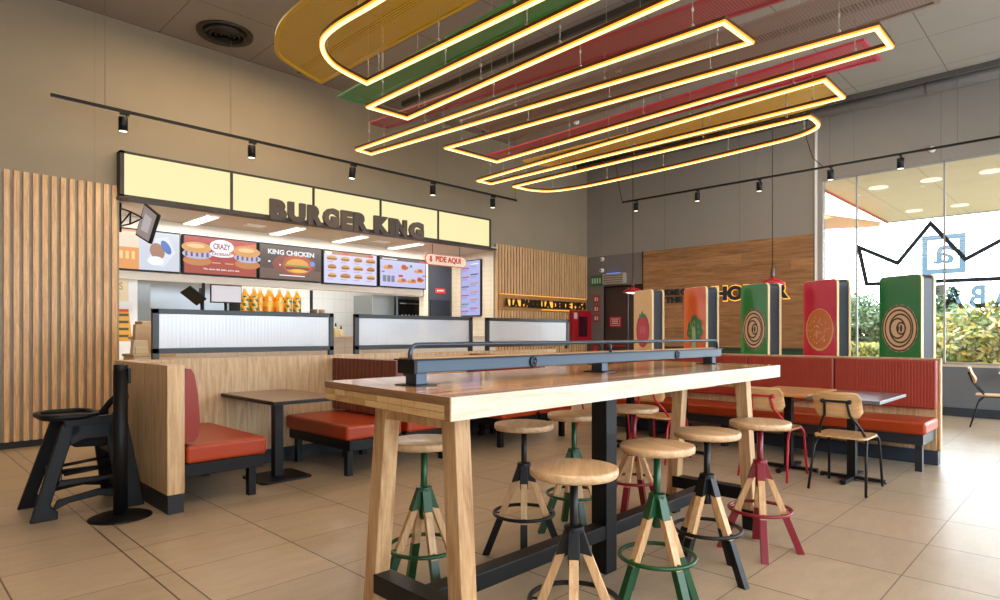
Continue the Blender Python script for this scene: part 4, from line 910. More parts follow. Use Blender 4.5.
# ================================================================== CHAIRS AND SMALL TABLES AT THE LONG BOOTH
def make_chair(pm):
    r = thing('dining_chair', '', 'chair', group='plywood backed dining chairs')
    b = MB(); b.prism(rrect(-.20, -.20, .20, .20, .06, 6), .445, .462, ply); b.build('seat', r, bevel=.004)
    # backrest: curved rounded board
    b = MB(); n = 14; m = 8; hw_, hh = .18, .108
    grid = []
    for i in range(n + 1):
        t = -1 + 2 * i / n; y = t * hw_
        e = 1 - max(0, abs(t) - .72) / .28; hz = hh * (0.52 + .48 * math.sqrt(max(0, 1 - (1 - e) ** 2)))
        row = []
        for j in range(m + 1):
            s_ = -1 + 2 * j / m; zz = .725 + s_ * hz; xx = -.235 - .03 * (s_) - .03 * (1 - t * t)
            row.append((xx, y, zz))
        grid.append(row)
    vs = []; fs = []
    for side in (0, 1):
        for row in grid:
            for q in row: vs.append((q[0] + side * .014, q[1], q[2]))
    K = (n + 1) * (m + 1); ix = lambda s_, i, j: s_ * K + i * (m + 1) + j
    for i in range(n):
        for j in range(m):
            fs.append((ix(0, i, j), ix(0, i, j + 1), ix(0, i + 1, j + 1), ix(0, i + 1, j))); fs.append((ix(1, i, j), ix(1, i + 1, j), ix(1, i + 1, j + 1), ix(1, i, j + 1)))
    for i in range(n):
        for j in (0, m): fs.append((ix(0, i, j), ix(0, i + 1, j), ix(1, i + 1, j), ix(1, i, j)))
    for j in range(m):
        for i in (0, n): fs.append((ix(0, i, j), ix(0, i, j + 1), ix(1, i, j + 1), ix(1, i, j)))
    b.add(vs, fs, wood('plywood_back', 'd9b080', 'c0935f', 'y', 6, .4, coat=.15), True); b.build('backrest', r)
    for sy in (-1, 1):
        b = MB(); b.tube([(.27, sy * .21, .005), (.225, sy * .195, .40), (.205, sy * .185, .432), (.16, sy * .175, .438), (-.05, sy * .165, .438)], .0105, pm, 10); b.build('leg', r)
        b = MB(); b.tube([(-.26, sy * .215, .005), (-.17, sy * .195, .36), (-.10, sy * .18, .438), (-.02, sy * .17, .438)], .0105, pm, 10); b.build('leg', r)
        b = MB(); b.tube([(.0, sy * .17, .438), (-.10, sy * .175, .455), (-.165, sy * .15, .54), (-.24, sy * .095, .64), (-.275, sy * .085, .74), (-.272, sy * .075, .755)], .0105, pm, 10); b.build('back_support', r)
    b = MB(); b.tube([(-.275, -.10, .755), (-.275, .10, .755)], .010, pm, 10)
    for sy in (-.1, .1): b.tube([(-.29, sy, .755), (-.255, sy, .755)], .017, pm, 12)
    b.build('back_bar', r)
    return r
ck = make_chair(black_paint); ck.location = (5.80, 1.575, 0); ck['label'] = 'black framed plywood chair at the dark table near the booth end'
cr_ = make_chair(chair_red); cr_.location = (5.86, 2.20, 0); cr_['label'] = 'red framed plywood chair beside the black framed one'
dup(cr_, (5.80, 3.34, 0), 0, 'red framed plywood chair seen under the right end of the tall table')
dup(cr_, (5.74, 4.02, 0), 0, 'red framed plywood chair farthest back, mostly hidden by the centre post')
dup(ck, (11.02, 1.12, 0), math.radians(-85), 'black framed plywood chair alone by the window wall at right')
def cafe_table(x0, x1, y0, y1, cx, cy, label, m0, z=.76):
    r = thing('cafe_table', label, 'table', (cx, cy, 0))
    b = MB(); b.box((x0, y0, z - .028), (x1, y1, z), m0); b.build('table_top', r, bevel=.003)
    b = MB(); b.box((cx - .035, cy - .035, .03), (cx + .035, cy + .035, z - .028), black_metal); b.box((cx - .15, cy - .15, z - .04), (cx + .15, cy + .15, z - .028), black_metal); b.build('leg', r, bevel=.003)
    b = MB(); b.box((cx - .28, cy - .025, .01), (cx + .28, cy + .025, .035), black_metal); b.box((cx - .025, cy - .26, .01), (cx + .025, cy + .26, .035), black_metal)
    for q in ((-.27, 0), (.27, 0), (0, -.25), (0, .25)): b.lathe([(.001, 0), (.02, 0), (.02, .012), (.001, .012)], black_metal, 10, (cx + q[0], cy + q[1], 0))
    b.build('cross_base', r, bevel=.002)
    return r
grey_top = mat('grey_table_top', '5d6672', .3, coat=.5)
cafe_table(5.70, 6.62, 1.30, 1.86, 6.19, 1.63, 'dark grey small table in front of the long booth, nearest its end', grey_top)
cafe_table(5.87, 6.70, 1.90, 2.46, 6.26, 2.20, 'light wood small table beside the dark grey one', light_top)
cafe_table(5.95, 6.70, 3.05, 3.62, 6.32, 3.34, 'light wood small table behind the right end of the tall table', light_top)
cafe_table(5.95, 6.70, 3.75, 4.30, 6.32, 4.02, 'light wood small table farthest back, hidden behind the tall table', light_top)
cafe_table(11.35, 12.0, .50, 1.1, 11.7, .8, 'pale table by the window wall cut by the right photo edge', mat('white_table_top', 'dfe3e8', .25, coat=.4))

# ================================================================== HIGH CHAIR AND POST
hc = thing('high_chair', 'black plastic high chair with tray beside the oak half wall', 'high chair', (1.18, 5.52, 0))
hm = black_plastic
for y, yt in ((5.28, 5.34), (5.77, 5.70)):
    b = MB(); th_ = .035
    def yy(z): return y + (yt - y) * z / .66
    def quad(pts):   # pts (x,z) polygon extruded in y following splay
        n = len(pts); ar = sum(pts[i][0] * pts[(i + 1) % n][1] - pts[(i + 1) % n][0] * pts[i][1] for i in range(n))
        if ar < 0: pts = pts[::-1]
        vs = [(x, yy(z) - th_ / 2, z) for x, z in pts] + [(x, yy(z) + th_ / 2, z) for x, z in pts]
        b.add(vs, [tuple(range(n)), tuple(range(2 * n - 1, n - 1, -1))] + [(i, n + i, n + (i + 1) % n, (i + 1) % n) for i in range(n)], hm)
    quad([(.79, 0), (.95, 0), (.955, .05), (.91, .10), (1.045, .55), (1.10, .60), (1.10, .66), (.985, .66)]); quad([(1.33, .03), (1.35, 0), (1.50, 0), (1.40, .66), (1.27, .66), (1.26, .52)])
    quad([(.92, .06), (1.02, .10), (1.2, .12), (1.36, .09), (1.37, .15), (1.2, .17), (.95, .13)]); quad([(.95, .22), (1.37, .23), (1.37, .26), (.965, .265)])
    quad([(1.03, .60), (1.03, .50), (1.12, .535), (1.27, .535), (1.34, .50), (1.34, .60), (1.28, .66), (1.05, .66)])
    b.build('side_frame', hc, bevel=.008)
b = MB(); b.hexa([(1.06, 5.35, .48), (1.36, 5.35, .46), (1.36, 5.69, .46), (1.06, 5.69, .48)], [(1.04, 5.33, .56), (1.40, 5.33, .56), (1.40, 5.71, .56), (1.04, 5.71, .56)], hm); b.build('seat', hc, bevel=.015)
b = MB(); b.tube([(1.30, 5.35, .66), (1.37, 5.36, .76), (1.41, 5.42, .82), (1.42, 5.52, .835), (1.41, 5.62, .82), (1.37, 5.68, .76), (1.30, 5.69, .66)], .025, hm, 8)
b.hexa([(1.36, 5.40, .55), (1.39, 5.40, .55), (1.39, 5.64, .55), (1.36, 5.64, .55)], [(1.39, 5.42, .80), (1.42, 5.42, .80), (1.42, 5.62, .80), (1.39, 5.62, .80)], hm); b.build('backrest', hc, bevel=.006)
b = MB(); pl = rrect(.88, 5.30, 1.22, 5.74, .12, 6); b.prism(pl, .685, .70, hm); rim = [(x, y, .708) for x, y in pl]; b.tube(rim, .02, hm, 8, closed=True); b.box((1.0, 5.30, .64), (1.36, 5.36, .70), hm); b.box((1.0, 5.68, .64), (1.36, 5.74, .70), hm); b.build('tray', hc)
for z, xx in ((.33, 1.30), (.26, 1.34)):
    b = MB(); b.tube([(1.02 + (.33 - z) * .2, 5.52, z), (xx + .06, 5.52, z + .03)], .012, hm, 8); b.build('rung', hc)
b = MB(); b.box((.955, 5.31, .22), (.985, 5.75, .31), mat('dark_brown_plastic', '3b332d', .5)); b.build('foot_rest', hc, bevel=.004)
b = MB(); b.box((1.36, 5.31, .12), (1.40, 5.75, .18), hm); b.box((1.30, 5.33, .40), (1.33, 5.71, .46), hm); b.build('cross_bar', hc, bevel=.006)
qp = thing('barrier_post', 'black queue barrier post on a round base by the half wall', 'post', (1.275, 5.02, 0))
b = MB(); b.lathe([(.001, 0), (.20, 0), (.20, .006), (.17, .018), (.08, .026), (.055, .03), (.001, .03)], hm, 40, (1.275, 5.02, 0)); b.build('round_base', qp)
b = MB(); b.tube([(1.275, 5.02, .028), (1.275, 5.02, 1.04)], .046, hm, 24); b.build('post', qp)
b = MB(); b.tube([(1.275, 5.02, 1.04), (1.275, 5.02, 1.085)], .044, hm, 24); b.box((1.31, 4.975, .95), (1.33, 5.0, 1.06), hm); b.build('belt_head', qp, bevel=.003)

# ================================================================== TRACK LIGHTS
def track(name, label, p0, p1, spots, wires, cables=()):
    r = thing(name, label, 'track light rail', tuple((Vector(p0) + Vector(p1)) / 2))
    b = MB(); b.tube([p0, p1], .016, black_metal, 4, square=True); b.build('rail', r)
    d = (Vector(p1) - Vector(p0)).normalized()
    for t in wires:
        q = Vector(p0) + (Vector(p1) - Vector(p0)) * t; b = MB(); b.tube([q, (q.x, q.y, CH)], .003, mat('wire_grey', '6a655c', .5), 5); b.build('suspension_wire', r)
    for c_ in cables:
        b = MB(); b.tube(c_, .006, black_metal, 6); b.build('cable', r)
    return r
def spot(loc, label, tilt=0.0, lit='fff2d8', energy=14, aim=(0, 0, -1)):
    r = thing('track_spotlight', label, 'spotlight', loc, group='black track spotlights')
    x, y, z = loc
    b = MB(); b.box((x - .07, y - .014, z - .045), (x + .03, y + .014, z - .016), black_metal); b.tube([(x, y, z - .04), (x, y, z - .10)], .009, black_metal, 8); b.build('adapter', r)
    M_ = Matrix.Translation((x - .035, y, z - .075)) @ Matrix.Rotation(tilt, 4, 'Y')
    b = MB(); b.lathe([(.001, 0), (.048, 0), (.05, -.003), (.05, -.165), (.046, -.165), (.044, -.158)], black_metal, 20, M=M_); b.build('housing', r)
    b = MB(); b.lathe([(.045, -.162), (.001, -.16)], emit('spot_lens', lit, 3.0), 20, M=M_); b.build('lens', r)
    l = bpy.data.lights.new('spot_beam', 'SPOT'); l.energy = energy; l.color = (1, .86, .66); l.spot_size = math.radians(75); l.spot_blend = .6; l.shadow_soft_size = .04
    o = bpy.data.objects.new('spot_beam', l); COL.objects.link(o); o.parent = r
    o.matrix_local = Matrix.Translation((-.035, 0, -.25)) @ Vector((0, 0, -1)).rotation_difference(Vector(aim)).to_matrix().to_4x4()
TZL = 3.93; TYL = 8.3
track('ceiling_track', 'long black lighting track hung in front of the counter wall', (1.43, TYL, 3.935), (8.97, TYL, 3.935), [], [(1.95 - 1.43) / 7.54, (3.397 - 1.43) / 7.54, (6.938 - 1.43) / 7.54, .995])
for x, n in ((2.17, 'leftmost spotlight on the counter wall track'), (3.71, 'second spotlight from the left on the counter wall track'), (5.29, 'middle spotlight on the counter wall track'), (6.88, 'fourth spotlight from the left on the counter wall track'), (8.34, 'rightmost spotlight on the counter wall track')):
    spot((x, TYL, 3.935), n, tilt=.1 if x == 5.29 else 0, aim=(0, .25, -1), energy=20)
track('ceiling_track', 'black lighting track hung in front of the wood panel and window wall', (11.4, 7.45, 4.14), (11.4, -1.5, 4.14), [], [.32, .5, .655, .71], [[(11.4, 7.45, 4.14), (11.4, 7.55, 4.6), (11.3, 7.6, 5.27)], [(11.4, 3.45, 4.15), (11.42, 3.62, 4.35), (11.42, 3.72, 4.7), (11.4, 3.7, 5.27)]])
for y, n in ((7.09, 'leftmost spotlight on the window wall track'), (5.71, 'second spotlight from the left on the window wall track'), (4.51, 'spotlight left of the window on the window wall track'), (3.32, 'spotlight at the window\'s top left corner'), (2.31, 'rightmost spotlight in view on the window wall track')):
    spot((11.4, y, 4.14), n, aim=(.2, 0, -1), energy=16)

# ================================================================== BURGER CEILING SCULPTURE
led_m = emit('led_diffuser', (1.0, .86, .60), 2.4); led_side = emit('led_diffuser_side', (1.0, .60, .12), 2.0); led_house = mat('led_housing', '4a2a12', .5)
def offset(poly, d):
    n = len(poly); ar = sum(poly[i][0] * poly[(i + 1) % n][1] - poly[(i + 1) % n][0] * poly[i][1] for i in range(n)); s_ = 1 if ar > 0 else -1
    out = []
    for i in range(n):
        p0, p1, p2 = Vector(poly[i - 1]), Vector(poly[i]), Vector(poly[(i + 1) % n])
        a = (p1 - p0).normalized(); c = (p2 - p1).normalized(); na = Vector((a.y, -a.x)) * s_; nc = Vector((c.y, -c.x)) * s_
        m = (na + nc); k = d / max(.25, (1 + na.dot(nc))); out.append((p1.x + m.x * k, p1.y + m.y * k))
    return out
def band(mb, poly, d0, d1, z0, z1, mt):
    A = offset(poly, d0); B = offset(poly, d1); n = len(poly); vs = []
    for q in (A, B):
        for z in (z0, z1): vs += [(x, y, z) for x, y in q]
    fs = []
    for i in range(n):
        j = (i + 1) % n
        fs += [(i, j, 2 * n + j, 2 * n + i), (n + i, 3 * n + i, 3 * n + j, n + j), (i, n + i, n + j, j), (2 * n + i, 2 * n + j, 3 * n + j, 3 * n + i)]
    mb.add(vs, fs, mt)
RZ, PZ = 3.60, 3.92
def arc2(pts, n=6):
    """Catmull-Rom smoothing of an open point list"""
    out = []
    for i in range(len(pts) - 1):
        p0 = Vector(pts[max(i - 1, 0)]); p1 = Vector(pts[i]); p2 = Vector(pts[i + 1]); p3 = Vector(pts[min(i + 2, len(pts) - 1)])
        for k in range(n):
            t = k / n; out.append(tuple(.5 * ((2 * p1) + (p2 - p0) * t + (2 * p0 - 5 * p1 + 4 * p2 - p3) * t * t + (3 * p1 - p0 - 3 * p2 + p3) * t ** 3)))
    out.append(tuple(pts[-1])); return out
R1 = arc2([(3.24, 4.877), (2.80, 4.745), (2.53, 4.48), (2.445, 4.15), (2.46, 3.55), (2.46, 2.6), (2.445, 1.9), (2.53, 1.55), (2.80, 1.28), (3.28, 1.15)], 5)
R2 = [(3.55, 5.37), (4.07, 5.351), (3.85, .95), (3.45, 1.0)]
R3 = [(4.277, 6.703), (4.54, 6.731), (4.907, 1.981), (4.409, 1.999)]
R4 = [(5.004, 5.858), (5.919, 5.835), (5.76, 1.212), (5.294, 1.213)]
R5 = [(6.409, 6.76), (6.718, 6.745), (6.665, 1.808), (6.051, 1.805)]
R6 = [(7.05, 6.62)] + arc2([(7.40, 6.60), (7.66, 6.47), (7.80, 6.2), (7.86, 5.6), (7.80, 4.2), (7.68, 3.0), (7.60, 2.55), (7.40, 2.27), (7.1, 2.22)], 5) + [(6.96, 2.23)]
spec = [('yellow', 'top bun, curved at the left edge of the photo', R1, 'cfa81c', 1.05), ('green', 'lettuce-green layer next to the top bun', R2, '3f8a48', 1.08), ('red', 'upper red layer', R3, '9c3a40', 1.08), ('brown', 'brown layer in the middle', R4, '806a60', 1.1), ('red', 'lower red layer', R5, 'bd3046', 1.06), ('yellow', 'bottom bun farthest from the camera', R6, 'e2b23a', 1.0)]
PAN = [arc2([(3.33, 5.86), (2.76, 5.60), (2.56, 5.30), (2.43, 4.9), (2.40, 4.3), (2.39, 3.2), (2.40, 2.2), (2.50, 1.6), (2.8, 1.2), (3.38, 1.0)], 5),
       [(3.638, 6.04), (3.955, 6.055), (3.90, .9), (3.50, .95)], [(4.37, 6.536), (4.654, 6.546), (5.03, 1.80), (4.62, 1.82)], [(5.11, 5.676), (6.128, 5.763), (5.924, .937), (5.23, .95)],
       [(6.37, 6.54), (6.66, 6.53), (6.767, 1.534), (6.205, 1.542)], [(6.95, 6.3)] + arc2([(7.3, 6.28), (7.52, 6.1), (7.62, 5.6), (7.66, 4.2), (7.68, 3.0), (7.66, 2.4), (7.5, 2.12), (7.2, 2.08)], 5) + [(7.0, 2.1)]]
labels_ring = ['curved glowing light ring below the large yellow mesh panel', 'slanted glowing light ring below the green mesh panel', 'narrow glowing light ring below the upper red mesh panel', 'widest rectangular glowing light ring below the brown mesh panel', 'narrow glowing light ring below the lower red mesh panel', 'round-ended glowing light ring farthest from the camera']
labels_pan = ['large curved yellow mesh ceiling panel nearest the camera', 'green mesh ceiling panel beside the large yellow one', 'upper red mesh ceiling panel between green and brown', 'brown mesh ceiling panel in the middle of the row', 'lower red mesh ceiling panel beyond the brown one', 'small yellow mesh ceiling panel beyond the lower red one']
wire_m = mat('wire_steel', 'a9a49a', .4, metal=.5)
for i, (cname, _, poly, colr, k) in enumerate(spec):
    cx = sum(p_[0] for p_ in poly) / len(poly); cy = sum(p_[1] for p_ in poly) / len(poly)
    r = thing('light_ring', labels_ring[i], 'light', (cx, cy, RZ), group='glowing light rings of the ceiling sculpture')
    b = MB(); band(b, poly, .002, -.044, RZ + .012, RZ + .038, led_house); b.build('housing', r)
    b = MB(); band(b, poly, .0, -.042, RZ - .002, RZ + .012, led_side); band(b, poly, -.007, -.035, RZ - .012, RZ - .002, led_m); b.build('diffuser', r)
    # panel: outline a little larger, at PZ
    big = PAN[i]
    pr = thing('mesh_panel', labels_pan[i], 'ceiling panel', (cx, cy, PZ), group='coloured mesh panels of the ceiling sculpture')
    pm = perf_mat('mesh_%d' % i, colr); fr = mat('panel_frame_%d' % i, colr, .45)
    b = MB(); n = len(big); b.add([(x, y, PZ) for x, y in big], [tuple(range(n))], pm); b.fixn = False; b.build('mesh_sheet', pr)
    b = MB(); band(b, big, .004, -.03, PZ - .010, PZ + .012, fr); b.build('frame', pr)
    ysx = [p_[1] for p_ in poly]; y0, y1 = min(ysx), max(ysx)
    def xr(y):
        xs_ = []
        for a in range(len(poly)):
            p0, p1 = poly[a], poly[(a + 1) % len(poly)]
            if (p0[1] - y) * (p1[1] - y) < 0: xs_.append(p0[0] + (p1[0] - p0[0]) * (y - p0[1]) / (p1[1] - p0[1]))
        return (min(xs_), max(xs_))
    for q in range(5):
        y = y0 + (y1 - y0) * (.06 + .22 * q); a, c = xr(y)
        for x in (a + .03, c - .03):
            b = MB(); b.tube([(x, y, RZ + .05), (x, y, PZ - .012)], .0035, wire_m, 5); b.lathe([(.001, 0), (.014, .004), (.014, .02), (.001, .03)], wire_m, 8, (x, y, RZ + .05)); b.lathe([(.001, 0), (.011, .004), (.011, .03), (.001, .04)], wire_m, 8, (x, y, RZ + .17)); b.build('suspension_wire', r)
            if q % 2 == 0:
                b = MB(); b.tube([(x + .02, y + .05, PZ), (x + .02, y + .05, CH)], .003, wire_m, 5); b.build('suspension_wire', pr)

# ceiling items
dv = thing('ceiling_diffuser', 'round dark air diffuser in the ceiling at upper left', 'diffuser', (3.32, 8.36, CH))
b = MB(); b.lathe([(.001, -.01), (.30, -.01), (.34, -.035), (.345, -.012), (.345, 0), (.001, 0)], mat('diffuser_dark', '3a332c', .5), 40, (3.32, 8.30, CH)); b.build('outer_rim', dv)
for k, rr in enumerate((.27, .21, .15, .09)):
    b = MB(); b.lathe([(rr, -.015), (rr - .035, -.05 + .004 * k), (rr - .045, -.05), (rr - .01, -.012)], mat('diffuser_ring', '2b2622', .5), 36, (3.32, 8.30, CH)); b.build('cone_ring', dv)
duct = thing('air_duct', 'grey round duct running along the top of the window wall', 'duct', (11.62, 2, 5.15))
b = MB(); b.tube([(11.62, -3.9, 5.155), (11.62, 8.8, 5.155)], .10, mat('duct_grey', '6d6a68', .45, metal=.3), 20); b.build('pipe', duct)
for y in (-2, 0, 2, 4, 6, 8):
    b = MB(); b.tube([(11.62, y - .02, 5.155), (11.62, y + .02, 5.155)], .107, mat('duct_band', '55524f', .4), 20); b.box((11.60, y - .01, 5.2), (11.64, y + .01, CH), mat('duct_band', '55524f', .4)); b.build('band', duct)
b = MB(); b.box((11.42, -3.9, 5.19), (11.48, 8.8, CH), mat('duct_band', '55524f', .4)); tag(b.build('cable_tray', bevel=.004), 'thin dark cable tray on the ceiling beside the grey duct', 'cable tray')
for x, y, lb in ((7.85, 5.2, 'white smoke detector above the upper red mesh panel'), (9.25, 7.05, 'white smoke detector on the ceiling beyond the far light rings'), (8.6, 6.9, 'white ceiling sensor beside the far smoke detector')):
    b = MB(); b.lathe([(.001, -.06), (.04, -.055), (.055, -.03), (.06, 0), (.001, 0)], mat('fitting_white', 'eeeae2', .5), 20, (x, y, CH)); tag(b.build('smoke_detector'), lb, 'detector')
for y, lb in ((1.5, 'dark steel ceiling beam nearest the camera'), (4.2, 'dark steel ceiling beam above the middle of the mesh panels'), (6.9, 'dark steel ceiling beam nearest the counter wall')):
    pass
beam_m = mat('ceiling_rail_dark', '4a443e', .6)
for x, lb in ((4.5, 'thin dark ceiling rail above the upper red mesh panel'), (6.4, 'thin dark ceiling rail above the brown mesh panel'), (8.3, 'thin dark ceiling rail beyond the yellow mesh panel')):
    b = MB(); b.box((x, -3.5, CH - .08), (x + .06, 8.6, CH), beam_m); tag(b.build('ceiling_rail'), lb, 'rail')

# ================================================================== WALL THINGS
dark_letter = mat('wall_letter_dark', '1a1512', .45)
# 'A LA PARRILLA DESDE 1954'
r = thing('wall_lettering', 'backlit strip sign reading A LA PARRILLA DESDE 1954 on the right slats', 'sign', (10.5, D - .05, 1.97))
b = MB(); b.box((9.05, D - .05, 1.80), (12.05, D - .03, 2.13), wood('strip_wood', 'c08a50', '9c6a38', 'x', 5, .5)); b.build('backboard', r)
for wd_, xa, xb in (('A', 9.17, 9.27), ('LA', 9.34, 9.58), ('PARRILLA', 9.66, 10.63), ('DESDE', 10.72, 11.35), ('1954', 11.43, 11.92)):
    b = MB(); b.text(wd_, (xa, D - .10, 1.87), (1, 0, 0), (0, 0, 1), xb - xa, .175, .03, dark_letter, .05); b.build('word', r)
b = MB(); b.box((9.3, D - .052, 1.90), (11.9, D - .0505, 2.02), emit('amber_glow', 'ffb648', 1.6)); b.box((9.1, D - .058, 2.128), (12.0, D - .046, 2.14), emit('amber_glow', 'ffb648', 1.6)); b.box((10.4, D - .052, 1.835), (12.0, D - .0505, 1.85), emit('amber_glow', 'ffb648', 1.6)); b.build('backlight', r)
# HOME OF THE WHOPPER on the wood panel (reads along -Y)
r = thing('wall_lettering', 'backlit HOME OF THE WHOPPER lettering on the brown wood panel', 'sign', (W - .05, 5.5, 2.1))
navy = mat('letter_navy', '14212c', .45)
Ux = (0, -1, 0)
b = MB(); b.text('HOME OF', (W - .055, 6.87, 2.135), Ux, (0, 0, 1), .62, .135, .02, navy, .05); b.build('word', r); b = MB(); b.text('THE', (W - .055, 6.80, 1.975), Ux, (0, 0, 1), .40, .125, .02, navy, .05); b.build('word', r)
b = MB(); b.text('WHOPPER', (W - .055, 6.14, 1.975), Ux, (0, 0, 1), 1.90, .295, .02, navy, .06); b.build('word', r)
b = MB(); b.text('WHOPPER', (W - .040, 6.165, 1.955), Ux, (0, 0, 1), 1.95, .335, .003, emit('amber_glow', 'ffb648', 1.6), .09); b.build('backlight', r)
# fire cabinet
r = thing('fire_cabinet', 'red fire hose cabinet on the slat wall by the corner', 'cabinet', (11.74, D - .1, 1.12)); rc = mat('fire_red', 'a50f1e', .4)
b = MB(); b.box((11.38, D - .16, 1.12), (12.09, D - .05, 1.85), rc); b.build('cabinet_body', r, bevel=.006)
b = MB(); b.box((11.58, D - .163, 1.25), (11.92, D - .158, 1.72), mat('dark_glass', '3a0f1c', .2)); b.build('glass_door', r)
b = MB(); b.box((11.41, D - .166, 1.66), (11.53, D - .16, 1.80), mat('paper_grey', 'c9c2c0', .6)); b.build('label_plate', r)
# exit sign, emergency light, camera
r = thing('exit_sign', 'green emergency exit sign in the far corner', 'sign', (W - .03, 8.6, 2.45))
b = MB(); b.box((W - .04, 8.42, 2.44), (W - .012, 8.78, 2.69), mat('exit_green', '2c6a4a', .4)); b.build('plate', r)
b = MB(); p = Pic(b, (W - .042, 8.78, 2.44), Ux, (0, 0, 1), .36, .25)
for k in range(4): p.rect(.08 + k * .2, .25, .2 + k * .2, .75, mat('exit_pale', 'b9d8c4', .5))
b.build('pictogram', r)
r = thing('door_air_curtain', 'grey louvred unit above the dark exit door', 'vent', (W - .06, 8.1, 2.5))
b = MB(); b.box((W - .14, 7.80, 2.46), (W - .012, 8.38, 2.70), mat('unit_grey', 'a79c90', .5)); b.build('unit_body', r, bevel=.006)
for k in range(4):
    b = MB(); b.box((W - .145, 7.84, 2.49 + k * .05), (W - .139, 8.34, 2.505 + k * .05), mat('louvre_dark', '4a423c', .5)); b.build('louvre', r)
b = MB(); b.box((W - .10, 7.95, 2.70), (W - .03, 8.3, 2.715), emit('blue_pilot', '5b7fe0', 2)); b.build('indicator_light', r)
for (x, y, z, lb) in ((W - .05, 8.46, 3.06, 'upper small white dome camera near the far corner'), (W - .05, 8.47, 2.80, 'lower small white camera just above the exit sign'), (W - .05, 2.02, 4.3, 'white dome camera on the wall above the window')):
    r = thing('security_camera', lb, 'camera', (x, y, z)); b = MB(); M_ = frame_M((W - .012, y, z), (0, 1, 0), (0, 0, -1)); M_ = Matrix.Translation((W - .0, y, z)) @ Matrix.Rotation(-PI / 2, 4, 'Y')
    b.lathe([(.001, 0), (.05, 0), (.05, .04), (.04, .07), (.001, .08)], mat('fitting_white', 'eeeae2', .5), 18, M=M_); b.build('dome_body', r)
    b = MB(); b.lathe([(.001, .07), (.02, .075), (.018, .088), (.001, .09)], black_plastic, 12, M=M_); b.build('camera_lens', r)
# fire signs and extinguisher near door
fr_ = mat('fire_sign_red', 'a81e28', .5); fw = mat('fire_sign_white', 'd8cfc6', .5)
for k, z in enumerate((2.05, 1.82, 1.60)):
    b = MB(); b.box((W - .02, 8.55, z), (W - .0125, 8.72, z + .17), fr_); p = Pic(b, (W - .021, 8.72, z), Ux, (0, 0, 1), .17, .17); p.poly([(.2, .2), (.5, .25), (.45, .85), (.2, .7)], fw); p.rect(.62, .2, .8, .75, fw)
    tag(b.build('fire_sign'), ('uppermost', 'middle', 'lowest')[k] + ' small red fire sign beside the exit door', 'sign', 'red fire signs beside the exit door')
r = thing('fire_extinguisher', 'red fire extinguisher on the wall below the fire signs', 'extinguisher', (W - .12, 8.62, .55))
b = MB(); b.lathe([(.001, 0), (.07, 0), (.075, .02), (.075, .38), (.05, .44), (.02, .46), (.001, .46)], rc, 20, (W - .10, 8.62, .6)); b.build('cylinder_body', r)
b = MB(); b.tube([(W - .10, 8.62, 1.05), (W - .10, 8.62, 1.12)], .02, black_metal, 8); b.tube([(W - .10, 8.62, 1.1), (W - .12, 8.5, 1.12), (W - .12, 8.45, 1.0), (W - .11, 8.5, .8)], .01, black_metal, 8); b.box((W - .13, 8.55, 1.1), (W - .09, 8.69, 1.13), black_metal); b.build('valve_hose', r)
b = MB(); b.box((W + .02, 7.98, 1.47), (W + .055, 8.29, 1.71), fr_); p = Pic(b, (W + .019, 8.27, 1.49), Ux, (0, 0, 1), .27, .2)
p.rect(.05, .08, .95, .12, fw); p.rect(.05, .88, .95, .92, fw); p.rect(.05, .1, .08, .9, fw); p.rect(.92, .1, .95, .9, fw)
for k in range(3): p.rect(.2, .28 + k * .2, .8, .36 + k * .2, fw)
b.build('door_notice', d2)
# red pendant lamps
for (x, y, lb) in ((11.2, 7.06, 'red enamel pendant lamp hanging in front of the exit door'), (10.5, 3.95, 'red enamel pendant lamp behind the green onion box')):
    zl = 2.17 if x > 11 else 2.12
    r = thing('pendant_lamp', lb, 'lamp', (x, y, zl))
    b = MB(); b.lathe([(.20, 0), (.195, .03), (.13, .075), (.05, .10), (.035, .13), (.001, .13)], mat('lamp_red', 'b81226', .3), 28, (x, y, zl)); b.build('lamp_shade', r)
    b = MB(); b.lathe([(.17, .004), (.001, -.03)], emit('pendant_bulb', 'fff6e8', 2.5), 24, (x, y, zl)); b.build('bulb_diffuser', r)
    b = MB(); b.lathe([(.03, .13), (.035, .15), (.03, .26), (.008, .30), (.001, .30)], mat('lamp_fitting', '5b544e', .4, metal=.5), 16, (x, y, zl)); b.build('lamp_holder', r)
    b = MB(); b.tube([(x, y, zl + .3), (x, y, CH)], .006, black_metal, 6); b.build('cord', r)

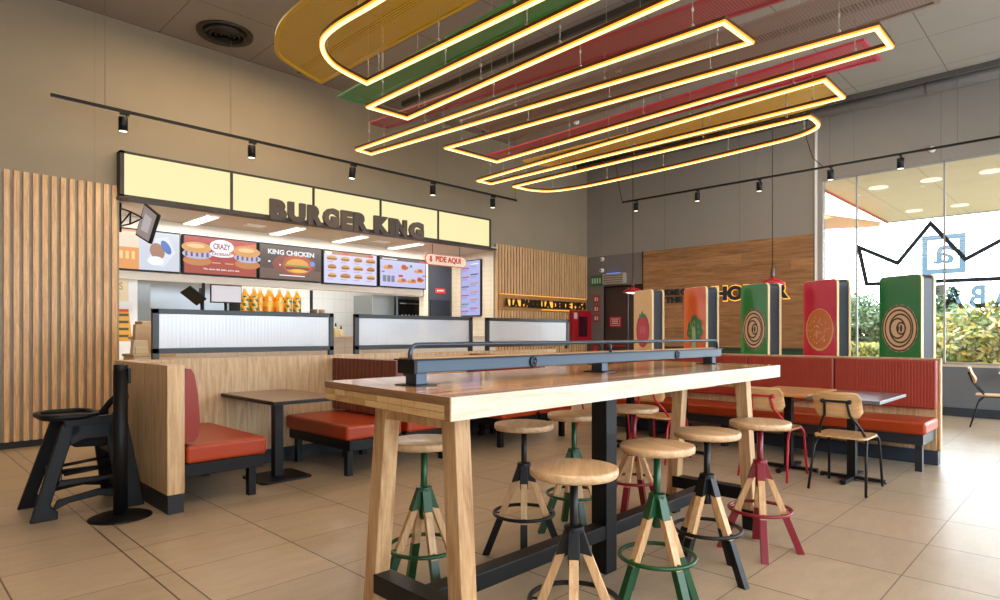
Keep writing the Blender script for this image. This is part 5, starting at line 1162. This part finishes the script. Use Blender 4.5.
# ================================================================== WINDOW GRAPHICS
blk = mat('vinyl_black', '15202a', .6)
r = thing('crown_decal', 'black outline crown drawn on the window glass', 'decal', (W + .04, 2.0, 2.5))
cp = [(2.977, 2.173), (3.101, 2.827), (2.515, 2.50), (2.052, 3.115), (1.592, 2.489), (1.00, 2.83), (.53, 2.2), (.44, 2.147)]
b = MB(); hwid = .032
pts = [Vector(q) for q in [(2.977, 2.173), (3.101, 2.827), (2.515, 2.50), (2.052, 3.115), (1.592, 2.489), (.95, 2.86), (1.04, 2.155)]]
o1 = offset([tuple(q) for q in pts], hwid); o2 = offset([tuple(q) for q in pts], -hwid); n = len(pts)
b.fixn = False; b.add([(W + .042, y, z) for y, z in o1 + o2], [(i, (i + 1) % n, n + (i + 1) % n, n + i) for i in range(n)], blk); b.build('crown_outline', r)
lb_m = glass_mat('vinyl_blue', (.045, .072, .09), .02); lb2 = glass_mat('vinyl_blue_letters', (.212, .268, .30), .02)
r = thing('bank_decal', 'pale blue mirrored letters and square logo seen through the window', 'decal', (W + .06, 1.8, 2.2))
b = MB(); x_ = W + .062
sq = [(2.176, 2.28), (2.176, 2.917), (1.592, 2.917), (1.592, 2.28)]; so = sq; si = offset(sq, -.085)
b.add([(x_, y, z) for y, z in so + si], [(i, (i + 1) % 4, 4 + (i + 1) % 4, 4 + i) for i in range(4)], lb_m)
b.text('a', (x_, 1.74, 2.44), (0, 1, 0), (0, 0, 1), .28, .30, .003, lb2, .012)
for ch, y, ww in (('A', 1.615, .27), ('B', 1.345, .20), ('A', .98, .27)):
    b.text(ch, (x_, y, 1.715), (0, 1, 0), (0, 0, 1), ww, .36, .003, lb2, .03)
b.fixn = False; b.build('lettering', r)
b = MB(); b.box((W - .02, 1.87, 1.93), (W - .0, 2.05, 2.1), mat('notice_grey', '7f8a86', .6)); b.text('S', (W - .022, 2.0, 1.97), Ux, (0, 0, 1), .08, .08, .002, mat('notice_dark', '4a5552', .6), .02); tag(b.build('window_notice'), 'small grey notice on the glass right of the green onion box', 'notice')
